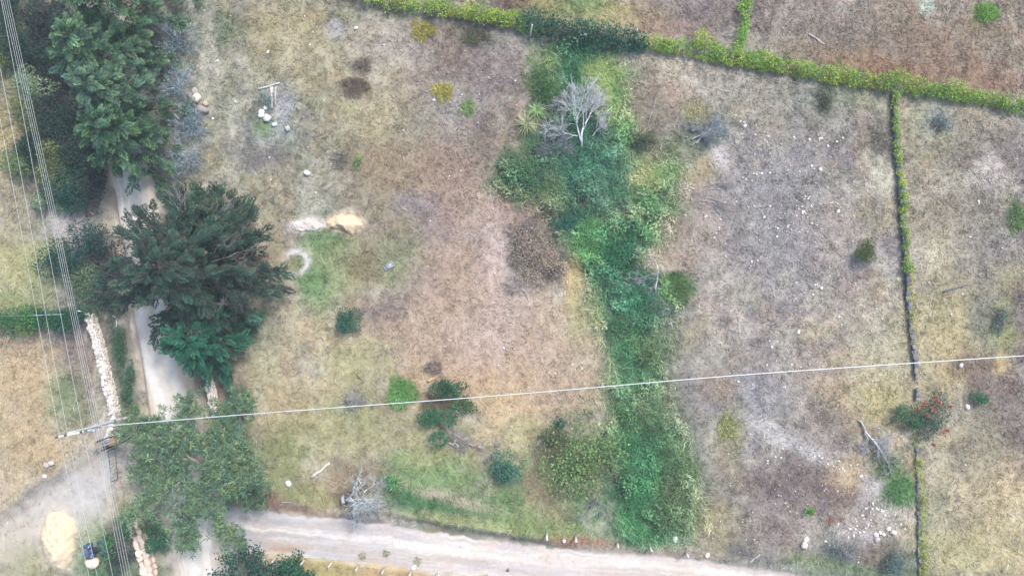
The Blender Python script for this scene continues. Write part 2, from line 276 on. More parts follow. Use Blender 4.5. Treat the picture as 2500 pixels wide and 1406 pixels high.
# ------------------------------------------------------------------ ground colours (what grows or lies there, plus painted shade below the top hedge)
PAL = dict(k=(156,152,126), t=(182,162,136), b=(156,136,120), l=(152,142,137), y=(192,178,144), g=(134,143,100), G=(78,122,78), D=(52,98,74), o=(178,152,124),
           p=(190,180,170), d=(130,116,113), m=(143,147,130), n=(72,80,78), e=(150,157,116), q=(174,157,145))
GRID = ["GnnmkkkbdybddbbbB", "knnmkktbdGplkkbbb", "knnkmkkbbDkkllkkl", "ymnkkmbbgDgqlltkl", "emnkteqqdGDqlllyd", "tlnkkytqqyDqllykd",
        "yypkyykyqtGlltyyd", "yypmgykgygGlldtyd", "ppgpltlggGGkddtyy", "kgGpyyyppppppmmyy"]
_g = np.array([[alb(PAL.get(c, PAL['b'])) for c in r] for r in GRID])
BLOBS = [ # px, py, rx, ry, angle, colour, strength, edge softness
 # upper left field
 (815,72,26,20,0,(172,172,180),.8,.6),(885,160,24,22,0,(108,98,92),.75,.5),(866,215,38,24,10,(104,95,86),.85,.5),(900,230,70,60,0,(165,152,112),.4,.8),(690,265,30,55,15,(178,176,176),.8,.6),(645,310,26,20,0,(120,150,80),.7,.6),
 (640,385,55,32,0,(122,116,122),.7,.7),(835,390,28,28,0,(112,108,100),.7,.6),(560,70,40,36,0,(98,120,88),.6,.7),(690,60,90,50,0,(178,158,112),.5,.8),(760,140,90,60,0,(176,158,104),.4,.9),(690,330,60,30,0,(150,165,170),.3,.8),
 (1100,130,110,60,20,(128,100,88),.65,.8),(1220,170,90,90,0,(146,134,130),.6,.8),(1010,290,120,90,0,(172,156,118),.5,.9),(1090,260,90,70,0,(152,148,150),.55,.8),(930,320,120,60,0,(186,172,124),.4,.9),(1020,330,60,50,0,(150,152,132),.5,.8),
 (1080,380,130,90,0,(142,126,122),.5,.9),(1000,430,150,80,0,(162,132,102),.55,.9),(900,460,120,60,0,(150,146,118),.4,.9),(1010,500,55,28,0,(150,150,165),.5,.7),(1180,330,26,80,8,(120,112,104),.55,.6),(1260,95,70,36,0,(190,178,164),.7,.7),(1165,85,70,26,18,(92,100,82),.65,.6),
 (1150,480,110,120,0,(170,146,130),.5,.9),(960,120,120,60,5,(178,168,156),.5,.8),(1220,60,150,18,8,(118,108,108),.6,.7),(1010,28,190,18,8,(110,112,104),.6,.7),  # last two: dark strips painting the shade along the top hedge's lower side
 (1290,15,80,40,0,(112,84,80),.8,.6),(1400,20,120,40,0,(166,164,104),.8,.7),(1440,10,60,40,0,(112,146,96),.7,.7),(1540,40,90,40,0,(178,160,108),.6,.8),(1640,70,90,30,0,(176,134,100),.5,.8),(1700,30,110,70,0,(138,122,118),.6,.9),
 # sand rings, bare spots
 (752,550,54,20,-4,(212,202,196),.95,.35),(800,585,60,24,0,(84,130,84),.85,.5),(790,660,50,100,5,(106,148,92),.7,.7),(850,640,90,80,0,(158,160,112),.6,.8),(760,690,30,40,0,(96,142,88),.6,.6),
 (910,650,60,40,0,(124,104,72),.7,.6),(985,640,75,70,0,(150,158,118),.75,.7),(1010,600,40,50,0,(140,148,112),.5,.7),(940,560,80,60,0,(140,126,104),.45,.8),(1060,560,50,60,0,(146,126,124),.6,.8),(1060,690,60,60,0,(142,122,122),.6,.7),(950,760,70,40,-20,(128,116,116),.75,.6),
 (1225,575,26,40,20,(216,198,186),.95,.4),(1215,640,26,60,10,(204,184,172),.7,.6),(1130,760,120,120,0,(188,164,146),.5,.8),(1200,520,18,60,10,(198,180,166),.7,.6),(1205,690,30,130,-5,(202,178,168),.6,.7),(1110,650,80,70,0,(184,156,132),.5,.9),(1100,830,150,110,0,(188,160,130),.55,.9),(1190,860,110,80,20,(196,176,168),.5,.9),
 (1150,940,160,60,0,(190,156,122),.5,.9),(1260,960,90,70,0,(206,176,138),.7,.8),(1240,1000,60,60,0,(210,184,140),.6,.8),(860,880,80,60,0,(174,170,120),.6,.8),(1350,880,120,90,0,(190,164,140),.6,.8),(1400,690,22,60,-5,(206,184,122),.85,.5),(1430,760,40,60,0,(166,166,110),.6,.7),
 (720,640,46,44,0,(208,200,200),.0,.5),(1310,720,90,50,0,(202,178,160),.6,.8),(1240,520,90,40,10,(196,170,154),.6,.7),
 # left of road
 (40,160,40,120,0,(150,160,104),.6,.7),(20,330,50,90,0,(176,160,112),.7,.7),(60,470,70,50,0,(160,148,120),.6,.8),(170,560,60,60,0,(190,182,176),.8,.7),(40,590,60,60,0,(164,154,130),.6,.8),(50,650,90,60,0,(180,174,122),.8,.7),(120,640,50,40,0,(150,158,100),.6,.7),
 (60,740,90,40,0,(150,158,104),.7,.7),(80,880,110,60,0,(186,164,134),.6,.8),(50,930,70,90,0,(194,168,130),.7,.8),(180,860,40,110,-8,(150,132,126),.8,.6),(205,930,26,60,-8,(146,128,112),.7,.6),(160,960,40,60,0,(110,140,90),.6,.6),(170,1010,50,40,0,(126,140,104),.6,.7),
 (60,1060,90,60,0,(188,166,132),.6,.8),(110,1100,90,40,0,(196,170,128),.5,.8),(40,1190,90,50,-30,(194,172,136),.6,.8),(105,1192,120,15,-33,(120,116,112),.9,.5),(185,1135,50,20,-40,(112,108,106),.8,.5),
 (130,1250,150,60,-35,(190,182,172),.85,.6),(138,1318,52,80,4,(214,200,178),.85,.3),(838,542,50,26,0,(246,220,190),.5,.4),(215,1180,60,80,0,(198,190,184),.8,.6),(30,1330,80,70,-30,(190,178,160),.8,.7),(200,1120,50,40,0,(180,168,150),.7,.7),(215,1330,40,60,0,(150,160,128),.6,.7),(60,1380,60,40,0,(150,150,110),.6,.7),(260,1380,60,50,0,(92,132,92),.7,.7),(285,1340,30,60,0,(72,84,84),.8,.6),
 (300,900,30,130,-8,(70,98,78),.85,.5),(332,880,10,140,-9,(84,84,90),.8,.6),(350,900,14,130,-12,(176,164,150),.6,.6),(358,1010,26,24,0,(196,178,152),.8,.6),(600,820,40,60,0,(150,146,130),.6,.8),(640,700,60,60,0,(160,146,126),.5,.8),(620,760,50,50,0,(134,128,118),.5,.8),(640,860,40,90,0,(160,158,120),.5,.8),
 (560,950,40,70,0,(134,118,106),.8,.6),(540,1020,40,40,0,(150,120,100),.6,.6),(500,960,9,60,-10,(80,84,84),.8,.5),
 # lower middle
 (720,1010,90,60,0,(184,166,124),.6,.8),(700,1100,60,60,0,(140,152,100),.6,.7),(870,960,50,60,0,(172,164,120),.6,.7),(850,1040,110,60,0,(152,158,104),.5,.8),(960,1070,100,50,0,(182,170,122),.5,.8),(700,1180,60,40,0,(142,148,102),.6,.8),(790,1215,120,24,6,(150,150,98),.7,.6),(650,1220,40,22,10,(134,98,88),.8,.5),(700,1238,60,10,6,(140,110,100),.8,.5),
 (880,1150,70,40,0,(130,112,92),.6,.6),(850,1215,40,26,10,(120,84,76),.7,.6),(1010,1140,70,50,0,(112,148,92),.7,.7),(1090,1160,90,50,0,(126,156,96),.75,.7),(1200,1100,80,40,0,(190,176,128),.5,.8),(1040,1110,60,40,0,(178,170,120),.5,.8),(1000,1220,60,30,10,(70,124,78),.8,.6),(1100,1232,130,24,10,(82,128,80),.8,.6),(1180,1235,100,14,12,(196,178,156),.7,.6),(1060,1205,40,12,10,(198,182,160),.7,.5),(1140,1275,180,16,8,(160,168,108),.7,.6),(1340,1290,120,22,6,(156,168,104),.7,.6),(1260,1240,80,40,0,(130,158,100),.7,.7),(1340,1240,60,30,0,(180,170,124),.5,.7),
 (1250,1175,60,60,0,(96,134,88),.6,.7),(1130,1290,190,7,10,(86,86,92),.8,.6),(1330,1325,90,7,8,(100,84,84),.7,.6),(1420,1322,80,12,4,(170,124,100),.8,.6),(1560,1345,150,9,4,(176,150,134),.7,.6),(1290,1050,60,40,0,(178,172,120),.6,.7),(1350,1160,50,80,0,(146,132,104),.7,.6),(1300,1180,36,40,0,(176,146,116),.6,.6),
 # gully body
 (1330,165,40,60,0,(122,148,92),.8,.6),(1400,170,34,90,5,(60,114,82),.85,.6),(1480,190,50,80,-12,(150,172,98),.9,.6),(1530,280,40,110,-5,(102,148,78),.85,.6),(1420,125,110,16,10,(52,110,80),.7,.6),(1320,210,40,50,0,(80,116,70),.7,.6),(1300,370,60,50,0,(66,112,74),.7,.6),(1270,440,70,60,0,(52,100,66),.85,.6),
 (1440,400,110,90,0,(58,112,90),.85,.7),(1500,460,70,60,0,(84,124,104),.7,.7),(1570,350,30,40,0,(78,92,76),.7,.6),(1580,425,34,40,0,(168,172,108),.8,.6),(1640,420,40,36,0,(98,150,88),.7,.6),(1620,500,60,40,0,(48,116,68),.85,.6),(1560,470,70,14,0,(80,130,72),.5,.6),(1340,490,60,40,0,(92,120,80),.7,.6),(1390,540,40,30,0,(50,96,84),.7,.6),
 (1450,590,60,60,0,(88,140,84),.8,.6),(1540,600,70,60,0,(42,108,78),.85,.6),(1600,560,40,40,0,(92,136,80),.6,.7),(1510,720,70,90,0,(50,116,86),.8,.6),(1540,860,60,70,0,(52,114,74),.8,.6),(1600,850,60,50,0,(104,130,88),.5,.7),(1540,960,60,60,0,(74,118,88),.7,.6),(1600,980,70,60,0,(104,128,92),.7,.7),(1650,1080,60,90,0,(92,126,86),.8,.7),(1560,1110,60,60,0,(56,122,84),.8,.6),(1670,1190,56,80,0,(100,126,88),.75,.7),(1560,1230,70,80,0,(44,116,74),.85,.6),(1630,1270,70,50,0,(86,120,82),.75,.7),(1580,1310,90,26,0,(62,122,80),.8,.6),
 (1650,705,40,44,0,(92,132,76),.8,.4),(1700,960,60,80,0,(150,140,126),.6,.8),(1620,630,60,30,0,(204,180,160),.7,.6),(1660,600,50,50,0,(170,150,128),.6,.8),
 (1290,560,70,70,20,(128,112,100),.8,.6),(1330,640,60,50,0,(122,110,96),.8,.6),(1240,520,50,24,30,(176,150,138),.6,.6),
 # right field
 (1620,160,110,24,10,(198,184,160),.7,.6),(1560,210,40,60,0,(122,120,96),.6,.7),(1620,250,90,60,0,(176,156,134),.6,.8),(1650,230,50,26,10,(198,170,142),.6,.7),(1670,280,70,50,0,(132,120,110),.6,.7),(1720,310,60,60,0,(112,120,120),.7,.6),(1700,270,30,26,0,(178,168,108),.6,.6),(1590,300,40,90,0,(134,124,106),.6,.7),(1670,360,60,30,0,(120,136,92),.6,.7),
 (1755,388,30,26,-20,(216,206,202),.9,.5),(1710,430,46,40,-20,(198,176,118),.7,.6),(1760,470,70,40,0,(150,142,138),.6,.8),(1700,520,80,60,0,(170,150,128),.5,.8),(1880,430,150,90,0,(157,151,152),.6,.9),(1900,590,160,110,0,(154,149,151),.55,.9),(2030,540,70,70,0,(176,160,148),.5,.8),(1850,230,160,40,10,(178,168,152),.6,.8),(1990,240,90,50,0,(142,146,134),.5,.8),(2080,230,70,34,10,(150,158,118),.5,.8),
 (2150,410,36,60,-10,(202,196,172),.85,.5),(2140,345,40,44,0,(128,122,112),.6,.6),(2010,245,36,44,0,(110,116,100),.7,.6),(2110,300,70,40,0,(144,136,126),.5,.8),(2190,130,250,60,10,(140,122,108),.6,.9),(2000,60,160,70,0,(146,132,124),.5,.9),(2350,80,180,80,0,(150,128,104),.55,.9),(2400,190,130,50,10,(146,110,86),.6,.8),(2080,150,150,30,12,(164,134,100),.5,.8),(2180,170,120,24,10,(160,124,96),.6,.8),(2260,10,22,22,0,(190,200,180),.8,.5),(2410,32,34,24,0,(116,150,82),.8,.5),
 (2250,290,50,60,0,(178,176,146),.6,.8),(2300,300,40,30,0,(120,140,146),.5,.7),(2330,330,50,40,0,(176,168,130),.5,.7),(2400,290,70,30,10,(196,180,150),.6,.7),(2400,360,100,60,0,(134,120,114),.6,.8),(2420,430,46,40,0,(206,194,184),.7,.6),(2480,535,24,40,0,(104,128,80),.85,.5),(2330,520,90,70,0,(150,136,122),.6,.8),(2310,620,70,70,0,(186,176,142),.6,.8),(2400,620,80,80,0,(138,130,128),.6,.8),(2470,680,40,50,0,(168,162,120),.6,.7),(2320,800,90,80,0,(192,176,128),.7,.8),(2450,800,46,60,10,(166,168,110),.8,.6),(2400,780,40,50,0,(122,124,110),.7,.6),(2490,760,30,60,0,(116,100,104),.7,.6),
 (2340,900,70,50,0,(196,176,128),.6,.8),(2440,890,26,30,0,(208,182,130),.8,.5),(2380,900,46,40,0,(122,100,98),.7,.6),(2430,980,80,60,0,(128,112,106),.7,.7),(2480,1060,60,90,0,(136,122,112),.6,.8),(2380,1060,60,70,0,(150,144,120),.6,.8),(2310,1150,50,80,0,(190,176,146),.6,.8),(2440,1180,90,70,0,(206,184,144),.7,.8),(2370,1120,60,60,0,(140,132,116),.5,.8),(2380,1290,60,60,0,(150,132,104),.6,.7),(2460,1300,70,90,0,(198,182,138),.6,.8),(2290,1290,40,80,0,(172,172,140),.5,.8),(2350,1350,90,50,0,(192,182,128),.6,.8),
 (2120,890,90,40,0,(196,184,148),.6,.8),(2140,980,70,60,0,(194,180,124),.75,.7),(2200,860,50,90,0,(186,178,144),.6,.8),(2000,800,60,30,0,(196,180,150),.6,.7),(2080,760,90,50,0,(180,166,150),.5,.8),(1990,900,100,40,0,(172,152,138),.5,.8),(1820,960,120,70,0,(150,146,149),.7,.8),(1885,1055,66,22,32,(218,208,198),.9,.5),(1965,1100,150,18,30,(196,190,186),.8,.6),(1850,1010,140,50,30,(162,159,160),.5,.8),
 (1780,1060,36,70,10,(140,140,96),.7,.6),(1770,1120,24,40,0,(156,136,114),.5,.7),(1760,940,46,40,20,(156,128,100),.6,.6),(1940,1190,110,60,0,(122,106,106),.75,.7),(2020,1030,100,50,0,(150,134,120),.5,.8),(2000,1170,80,40,0,(136,116,108),.5,.8),(2080,1160,60,40,0,(198,174,136),.75,.6),(2150,1180,50,40,0,(196,188,186),.8,.6),(2190,1195,40,46,10,(92,146,82),.9,.35),(2170,1140,40,36,0,(124,140,92),.75,.5),(2090,1310,60,30,0,(200,190,186),.7,.6),(2130,1250,60,40,0,(180,172,166),.5,.7),(1900,1280,90,40,0,(150,134,128),.6,.8),
 (2060,1340,120,30,0,(128,126,124),.7,.7),(2060,1390,110,26,6,(116,140,100),.8,.6),(2190,1370,60,40,0,(104,130,104),.75,.6),(2150,1350,60,30,0,(136,110,100),.6,.7),(1960,1370,60,18,5,(136,148,96),.7,.6),(1960,1385,120,16,8,(150,158,140),.6,.6),(1820,1350,80,30,0,(140,132,122),.7,.7),(1740,1290,40,60,0,(170,160,118),.6,.7),(1840,1355,70,12,15,(110,108,108),.6,.6),
 (1240,1395,300,16,6,(200,178,134),.8,.6),(800,1395,130,26,5,(186,172,112),.9,.4),(950,1400,100,20,5,(196,166,120),.8,.5),
 (2183,300,8,90,0,(110,112,116),.8,.6),(2198,500,8,110,-5,(110,112,118),.8,.6),(2215,720,9,110,-6,(112,114,118),.7,.6),(2250,1250,14,190,-2,(150,156,116),.7,.6),
]
def hedge_lines():
    return None
def ground_col(x, y):
    x = np.asarray(x, float); y = np.asarray(y, float)
    px, py = to_px(x, y)
    wx = (fbm(px, py, 110, 41)-.5)*150; wy = (fbm(px, py, 110, 47)-.5)*150
    gx = np.clip((px+wx)/156.25, 0, 15.999); gy = np.clip((py+wy)/156.2, 0, 8.999)
    ix = gx.astype(int); iy = gy.astype(int); fx = (gx-ix)[..., None]; fy = (gy-iy)[..., None]
    fx = fx*fx*(3-2*fx); fy = fy*fy*(3-2*fy)
    c = (_g[iy, ix]*(1-fx)+_g[iy, ix+1]*fx)*(1-fy) + (_g[iy+1, ix]*(1-fx)+_g[iy+1, ix+1]*fx)*fy
    gm = gully_mask(px, py)[..., None]
    # patchy dry grass: tawny, lilac-grey, olive and bleached tussocks
    n1 = fbm(x, y, 2.2, 61); n2 = fbm(x, y, 1.4, 67); n3 = fbm(x, y, 3.4, 71); n4 = fbm(x, y, .5, 77, 3)
    for n, cc, amt in ((n1, (180,150,124), .36), (n2, (140,133,134), .42), (n3, (160,162,130), .30), (1-n1, (206,198,182), .40)):
        c = c + (alb(cc)-c)*(smooth(.54, .66, n)*amt)[..., None]*(1-gm*.8)
    n5 = fbm(x, y, .95, 81, 3); n6 = fbm(x, y, .8, 85, 3); n7 = fbm(x, y, 1.3, 89, 3)
    for n, cc, amt, t0 in ((n5, (124,114,106), .34, .59), (n6, (208,198,176), .30, .59), (n7, (150,152,116), .26, .60)):
        c = c + (alb(cc)-c)*(smooth(t0, t0+.05, n)*amt)[..., None]*(1-gm*.9)
    c = c*(0.78+.44*n4)[..., None]
    w1x = (fbm(px, py, 34, 51)-.5)*46; w1y = (fbm(px, py, 34, 57)-.5)*46; en = fbm(px, py, 14, 59, 3)
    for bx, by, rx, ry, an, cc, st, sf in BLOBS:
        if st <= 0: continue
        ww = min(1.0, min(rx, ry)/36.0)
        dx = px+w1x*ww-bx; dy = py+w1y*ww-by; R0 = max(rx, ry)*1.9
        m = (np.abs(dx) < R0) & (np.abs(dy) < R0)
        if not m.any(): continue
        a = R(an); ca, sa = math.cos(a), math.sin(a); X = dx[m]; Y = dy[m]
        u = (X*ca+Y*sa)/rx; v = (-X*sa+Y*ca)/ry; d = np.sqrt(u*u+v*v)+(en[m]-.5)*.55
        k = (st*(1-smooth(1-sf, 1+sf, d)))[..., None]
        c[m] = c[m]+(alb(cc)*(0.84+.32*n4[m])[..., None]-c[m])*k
    gl = c.mean(-1, keepdims=True); c = c+(gl*np.array([.94, 1.0, 1.0])-c)*(.06*gm)
    # ash ring
    dx = px-722; dy = py-640; d = np.hypot(dx, dy*1.05); ang = np.arctan2(dy, dx)
    k = np.exp(-((d-29+(en-.5)*10)/8)**2)*smooth(-.95, .1, np.cos(ang+.6))*.9
    c = c+(alb((214,208,210))-c)*k[..., None]
    dr, _, _ = polydist(x, y, ROAD); k = (1-smooth(ROADW-.2, ROADW+.9, dr+(en-.5)*1.2))*.75
    c = c+(alb((206,192,176))-c)*k[..., None]
    fo = smooth(0, 9, np.maximum(np.abs(x)-47, np.abs(y)-27.5))[..., None]; on = fbm(x, y, 45, 131, 2)[..., None]
    c = c*(1-fo)+(alb((152,142,128))*on+alb((168,162,132))*(1-on))*fo
    gl = c.mean(-1, keepdims=True); c = (c+(gl-c)*.10)*np.array([.985, 1.0, 1.03])
    return np.clip(c, .004, .9)

# ------------------------------------------------------------------ ground sheet
def axis(lo, hi, step, far):
    inner = np.arange(lo, hi+step/2, step); out = [hi]; s = step
    while out[-1] < far: s *= 1.6; out.append(out[-1]+s)
    out = np.array(out[1:]); return np.concatenate([-(out[::-1]) , inner, out]) if lo == -hi else None
gxs = axis(-48, 48, .165, 420); gys = axis(-28.5, 28.5, .165, 420)
X, Y = np.meshgrid(gxs, gys); nx, ny = len(gxs), len(gys)
Xf, Yf = X.ravel(), Y.ravel()
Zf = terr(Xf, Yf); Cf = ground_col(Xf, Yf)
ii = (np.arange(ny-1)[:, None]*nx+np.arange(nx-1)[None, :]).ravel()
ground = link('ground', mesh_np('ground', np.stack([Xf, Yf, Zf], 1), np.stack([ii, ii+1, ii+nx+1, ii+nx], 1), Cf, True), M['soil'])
tag(ground, 'dry patchy pasture ground', None, None, 'structure')

Zg = Zf.reshape(ny, nx); Cg = Cf.reshape(ny, nx, 3)
def look(x, y):
    u = np.clip(np.interp(x, gxs, np.arange(nx)), 0, nx-1.001); v = np.clip(np.interp(y, gys, np.arange(ny)), 0, ny-1.001)
    i = u.astype(int); j = v.astype(int); a = (u-i)[:, None]; b = (v-j)[:, None]
    f = lambda Gd: (Gd[j, i]*(1-a)+Gd[j, i+1]*a)*(1-b)+(Gd[j+1, i]*(1-a)+Gd[j+1, i+1]*a)*b
    return f(Zg[..., None])[:, 0], f(Cg)
# ------------------------------------------------------------------ roads
def ribbon(name, left, right, ncross, cfun, label, zoff=.035):
    L = np.asarray(left); Rr = np.asarray(right); n = len(L)
    t = np.linspace(0, 1, ncross)[None, :, None]
    Pp = L[:, None, :]*(1-t)+Rr[:, None, :]*t
    x = Pp[..., 0].ravel(); y = Pp[..., 1].ravel(); tt = np.broadcast_to(t[..., 0], (n, ncross)).ravel()
    edge = np.minimum(tt, 1-tt)
    z = terr(x, y)+zoff*smooth(0, .06, edge)-.03*(1-smooth(0, .03, edge))
    z = z - .02*np.exp(-((tt-.32)/.09)**2) - .02*np.exp(-((tt-.68)/.09)**2)
    C = cfun(x, y, tt)
    q = (np.arange(n-1)[:, None]*ncross+np.arange(ncross-1)[None, :]).ravel()
    o = link(name, mesh_np(name, np.stack([x, y, z], 1), np.stack([q, q+1, q+ncross+1, q+ncross], 1)[:, ::-1], C, True), M['dirt'])
    tag(o, label, None, None, 'structure'); return o
def resample(pts, step):
    pts = np.asarray(pts, float); d = np.concatenate([[0], np.cumsum(np.linalg.norm(np.diff(pts, axis=0), axis=1))])
    t = np.arange(0, d[-1], step)
    return np.stack([np.interp(t, d, pts[:, i]) for i in range(pts.shape[1])], 1)
def smooth_pts(p, n=8):
    for _ in range(n): p[1:-1] = .25*p[:-2]+.5*p[1:-1]+.25*p[2:]
    return p
rc = smooth_pts(resample(ROAD, .25), 30); tng = nrmz(np.gradient(rc, axis=0)); nr = np.stack([-tng[:, 1], tng[:, 0]], 1)
wob = lambda p, s: ((fbm(p[:, 0], p[:, 1], 1.2, s)-.5)*.9+(fbm(p[:, 0], p[:, 1], .4, s+3, 2)-.5)*.5)[:, None]
def road_c(x, y, t):
    c = np.broadcast_to(alb((216,205,192)), (len(x), 3)).copy(); n = fbm(x, y, 1.6, 201); f = fbm(x, y, .25, 203, 3)
    c += (alb((210,196,178))-c)*(smooth(.25, .02, np.minimum(t, 1-t))*.8)[:, None]
    c += (alb((240,237,235))-c)*((np.exp(-((t-.32)/.1)**2)+np.exp(-((t-.68)/.1)**2))*.6)[:, None]
    c += (alb((200,186,166))-c)*(smooth(.5, .75, n)*.4)[:, None]
    sk = fbm(t*9, y*.12, 1, 231, 3); c += (alb((190,176,158))-c)*(smooth(.55, .68, sk)*.55)[:, None]; c += (alb((236,230,222))-c)*(smooth(.56, .7, 1-sk)*.5)[:, None]
    return c*(.88+.24*f)[:, None]
ribbon('dirt_road', rc+nr*(ROADW*.95)+nr*wob(rc, 5)*.6, rc-nr*(ROADW*.95)+nr*wob(rc+50, 6)*.6, 25, road_c, 'pale dusty dirt road running under the trees')
st = smooth_pts(resample(P2(SIDE_TOP), .25), 10); sb0 = P2(SIDE_BOT)
sb = smooth_pts(np.stack([np.interp(np.linspace(0, 1, len(st)), np.linspace(0, 1, 400), resample(sb0, np.sum(np.linalg.norm(np.diff(sb0, axis=0), axis=1))/400.5)[:400, i]) for i in (0, 1)], 1), 10)
def side_c(x, y, t):
    px, py = to_px(x, y)
    a = smooth(700, 1150, px)[:, None]
    c = alb((184,181,184))*(1-a)+alb((208,197,190))*a
    n = fbm(x, y, 1.5, 211); n2 = fbm(x, y, .22, 213, 3); n3 = fbm(x*.35, y*1.6, 1.6, 217)
    c = c+(alb((206,180,160))-c)*(smooth(.52, .72, n)*.4)[:, None]
    c = c+(alb((222,214,208))-c)*(smooth(.5, .7, n3)*.5)[:, None]
    c = c+(alb((176,172,178))-c)*(smooth(.55, .75, 1-n3)*.45)[:, None]
    sk = fbm(t*11, x*.10, 1, 233, 3); c = c+(alb((178,168,160))-c)*(smooth(.54, .66, sk)*.55)[:, None]; c = c+(alb((226,216,206))-c)*(smooth(.55, .68, 1-sk)*.5)[:, None]
    c = c+(alb((176,140,112))-c)*(np.exp(-(((px-690)/45)**2+((py-1342)/9)**2))*.8)[:, None]
    c = c+(alb((160,140,130))-c)*((1-smooth(.0, .07, t+(n-.5)*.06))*.8)[:, None]
    return c*(.86+.28*n2)[:, None]
ribbon('side_road', st+wob(st, 8)*.7, sb+wob(sb, 9)*.7, 41, side_c, 'wide pale gravel side road along the bottom', zoff=.02)

# ------------------------------------------------------------------ grass (uncountable)
def scatter_grass():
    r = np.random.default_rng(21); n = 560000
    x = r.uniform(-48, 48, n); y = r.uniform(-28.5, 28.5, n); px, py = to_px(x, y)
    dr, _, _ = polydist(x, y, ROAD)
    stp = np.interp(px, [p[0] for p in SIDE_TOP], [p[1] for p in SIDE_TOP]); sbp = np.interp(px, [p[0] for p in SIDE_BOT], [p[1] for p in SIDE_BOT])
    inside = np.minimum(py-stp, sbp-py); en = fbm(x, y, .8, 301)
    keep = (dr > ROADW+.1+(en-.5)*1.6) & ~((inside > -6+(en-.5)*26) & (px > 520))
    # bare ground: sparse where the soil is pale
    zt_, c = look(x, y); lum = c.mean(1); bare = smooth(.42, .56, lum)
    drive = (1-smooth(60, 130, np.abs((py-1235)-(-.72)*(px-160))))*(px < 270)*(py > 1090)
    dens = np.clip(1-bare*.85-drive*.85, .06, 1)*(.55+.45*smooth(.35, .6, fbm(x, y, 1.1, 305)))
    keep &= r.random(n) < dens
    x, y, px, py, c = x[keep], y[keep], px[keep], py[keep], c[keep]; n = len(x)
    gm = gully_mask(px, py, 10, 1.0) > .4
    ang = fbm(x, y, 1.6, 311)*4*math.pi + r.normal(0, .9, n)
    tilt = np.where(gm, r.uniform(.25, 1.1, n), np.abs(r.normal(.0, .35, n))+.12)
    A = np.stack([np.cos(ang)*np.cos(tilt), np.sin(ang)*np.cos(tilt), np.sin(tilt)], 1)
    green = np.clip((c[:, 1]-c[:, 0])*9+.2, 0, 1)
    L = r.uniform(.2, .58, n)*(1+.5*green); Wd = r.uniform(.022, .052, n)
    v = np.exp(r.normal(.10, .25, n)+.8*(fbm(x, y, .5, 315, 2)-.5))[:, None]; hue = r.normal(0, .045, (n, 3))
    C = np.clip(c*v*(1+hue)*np.where(gm, 2.1, 1.0)[:, None]*np.where(gm[:, None], np.array([1.02, 1.0, .92]), 1.0), .005, .85)
    straw = r.random(n) < .07*(1-green*.7); C[straw] = C[straw]*.4+alb((214,200,164))*.6
    dk = r.random(n) < .06; C[dk] *= .6
    B = np.stack([x, y, look(x, y)[0]+.01], 1)
    return B, A, L, Wd, C, gm, r
B, A, L, Wd, C, gm, r_ = scatter_grass()
mb = MB(); add_blades(mb, B[~gm], A[~gm], L[~gm], Wd[~gm], C[~gm], r_)
tag(mb.build('dry_grass', M['grass']), 'short dry tawny grass over the fields', 'grass', None, 'stuff')
mb = MB(); add_blades(mb, B[gm], A[gm], L[gm]*1.7, Wd[gm]*1.3, C[gm], r_)
tag(mb.build('green_grass', M['grass']), 'lush green grass along the gully', 'grass', None, 'stuff')
def herb_layer():
    r = np.random.default_rng(33); n = 150000
    px = r.uniform(1190, 1740, n); py = r.uniform(90, 1345, n); m = (gully_mask(px, py, 8) > .5) & (r.random(n) < .12+.88*smooth(240, 400, py)) & (r.random(n) < .35+.65*smooth(.42, .6, fbm(px, py, 40, 401)))
    px, py = px[m], py[m]; n = len(px); x = (px-1250)/S; y = (703-py)/S
    zt_, c = look(x, y); hgt = .1+1.3*smooth(.35, .7, fbm(x, y, 1.5, 405, 3))*smooth(0, 1, gully_mask(px, py, 40))
    green = (c[:, 1] > c[:, 0]*1.15); keep = green | (r.random(n) < .25)
    x, y, c, hgt, zt_ = x[keep], y[keep], c[keep], hgt[keep], zt_[keep]; n = len(x)
    z = zt_+hgt*r.uniform(.3, 1.0, n)
    A = rand_unit(n, r); A[:, 2] *= .5; N = rand_unit(n, r)*.5+np.array([0, 0, 1.])
    C = np.clip(2.1*c*np.array([1.02, 1.0, .90])*np.exp(r.normal(.03, .2, n)+1.1*(fbm(x, y, .9, 409, 3)-.5))[:, None]*(1+r.normal(0, .07, (n, 3))), .004, .7)
    mb = MB(); add_leaves(mb, np.stack([x, y, z], 1), A, N, (.12+.24*smooth(.4, .65, fbm(x, y, 1.7, 411, 3)))*r.uniform(.7, 1.3, n), (.05+.07*smooth(.4, .65, fbm(x, y, 1.7, 411, 3)))*r.uniform(.7, 1.3, n), C)
    tag(mb.build('leafy_weeds', M['leaf']), 'dense low leafy weeds filling the green gully', 'weeds', None, 'stuff')
herb_layer()

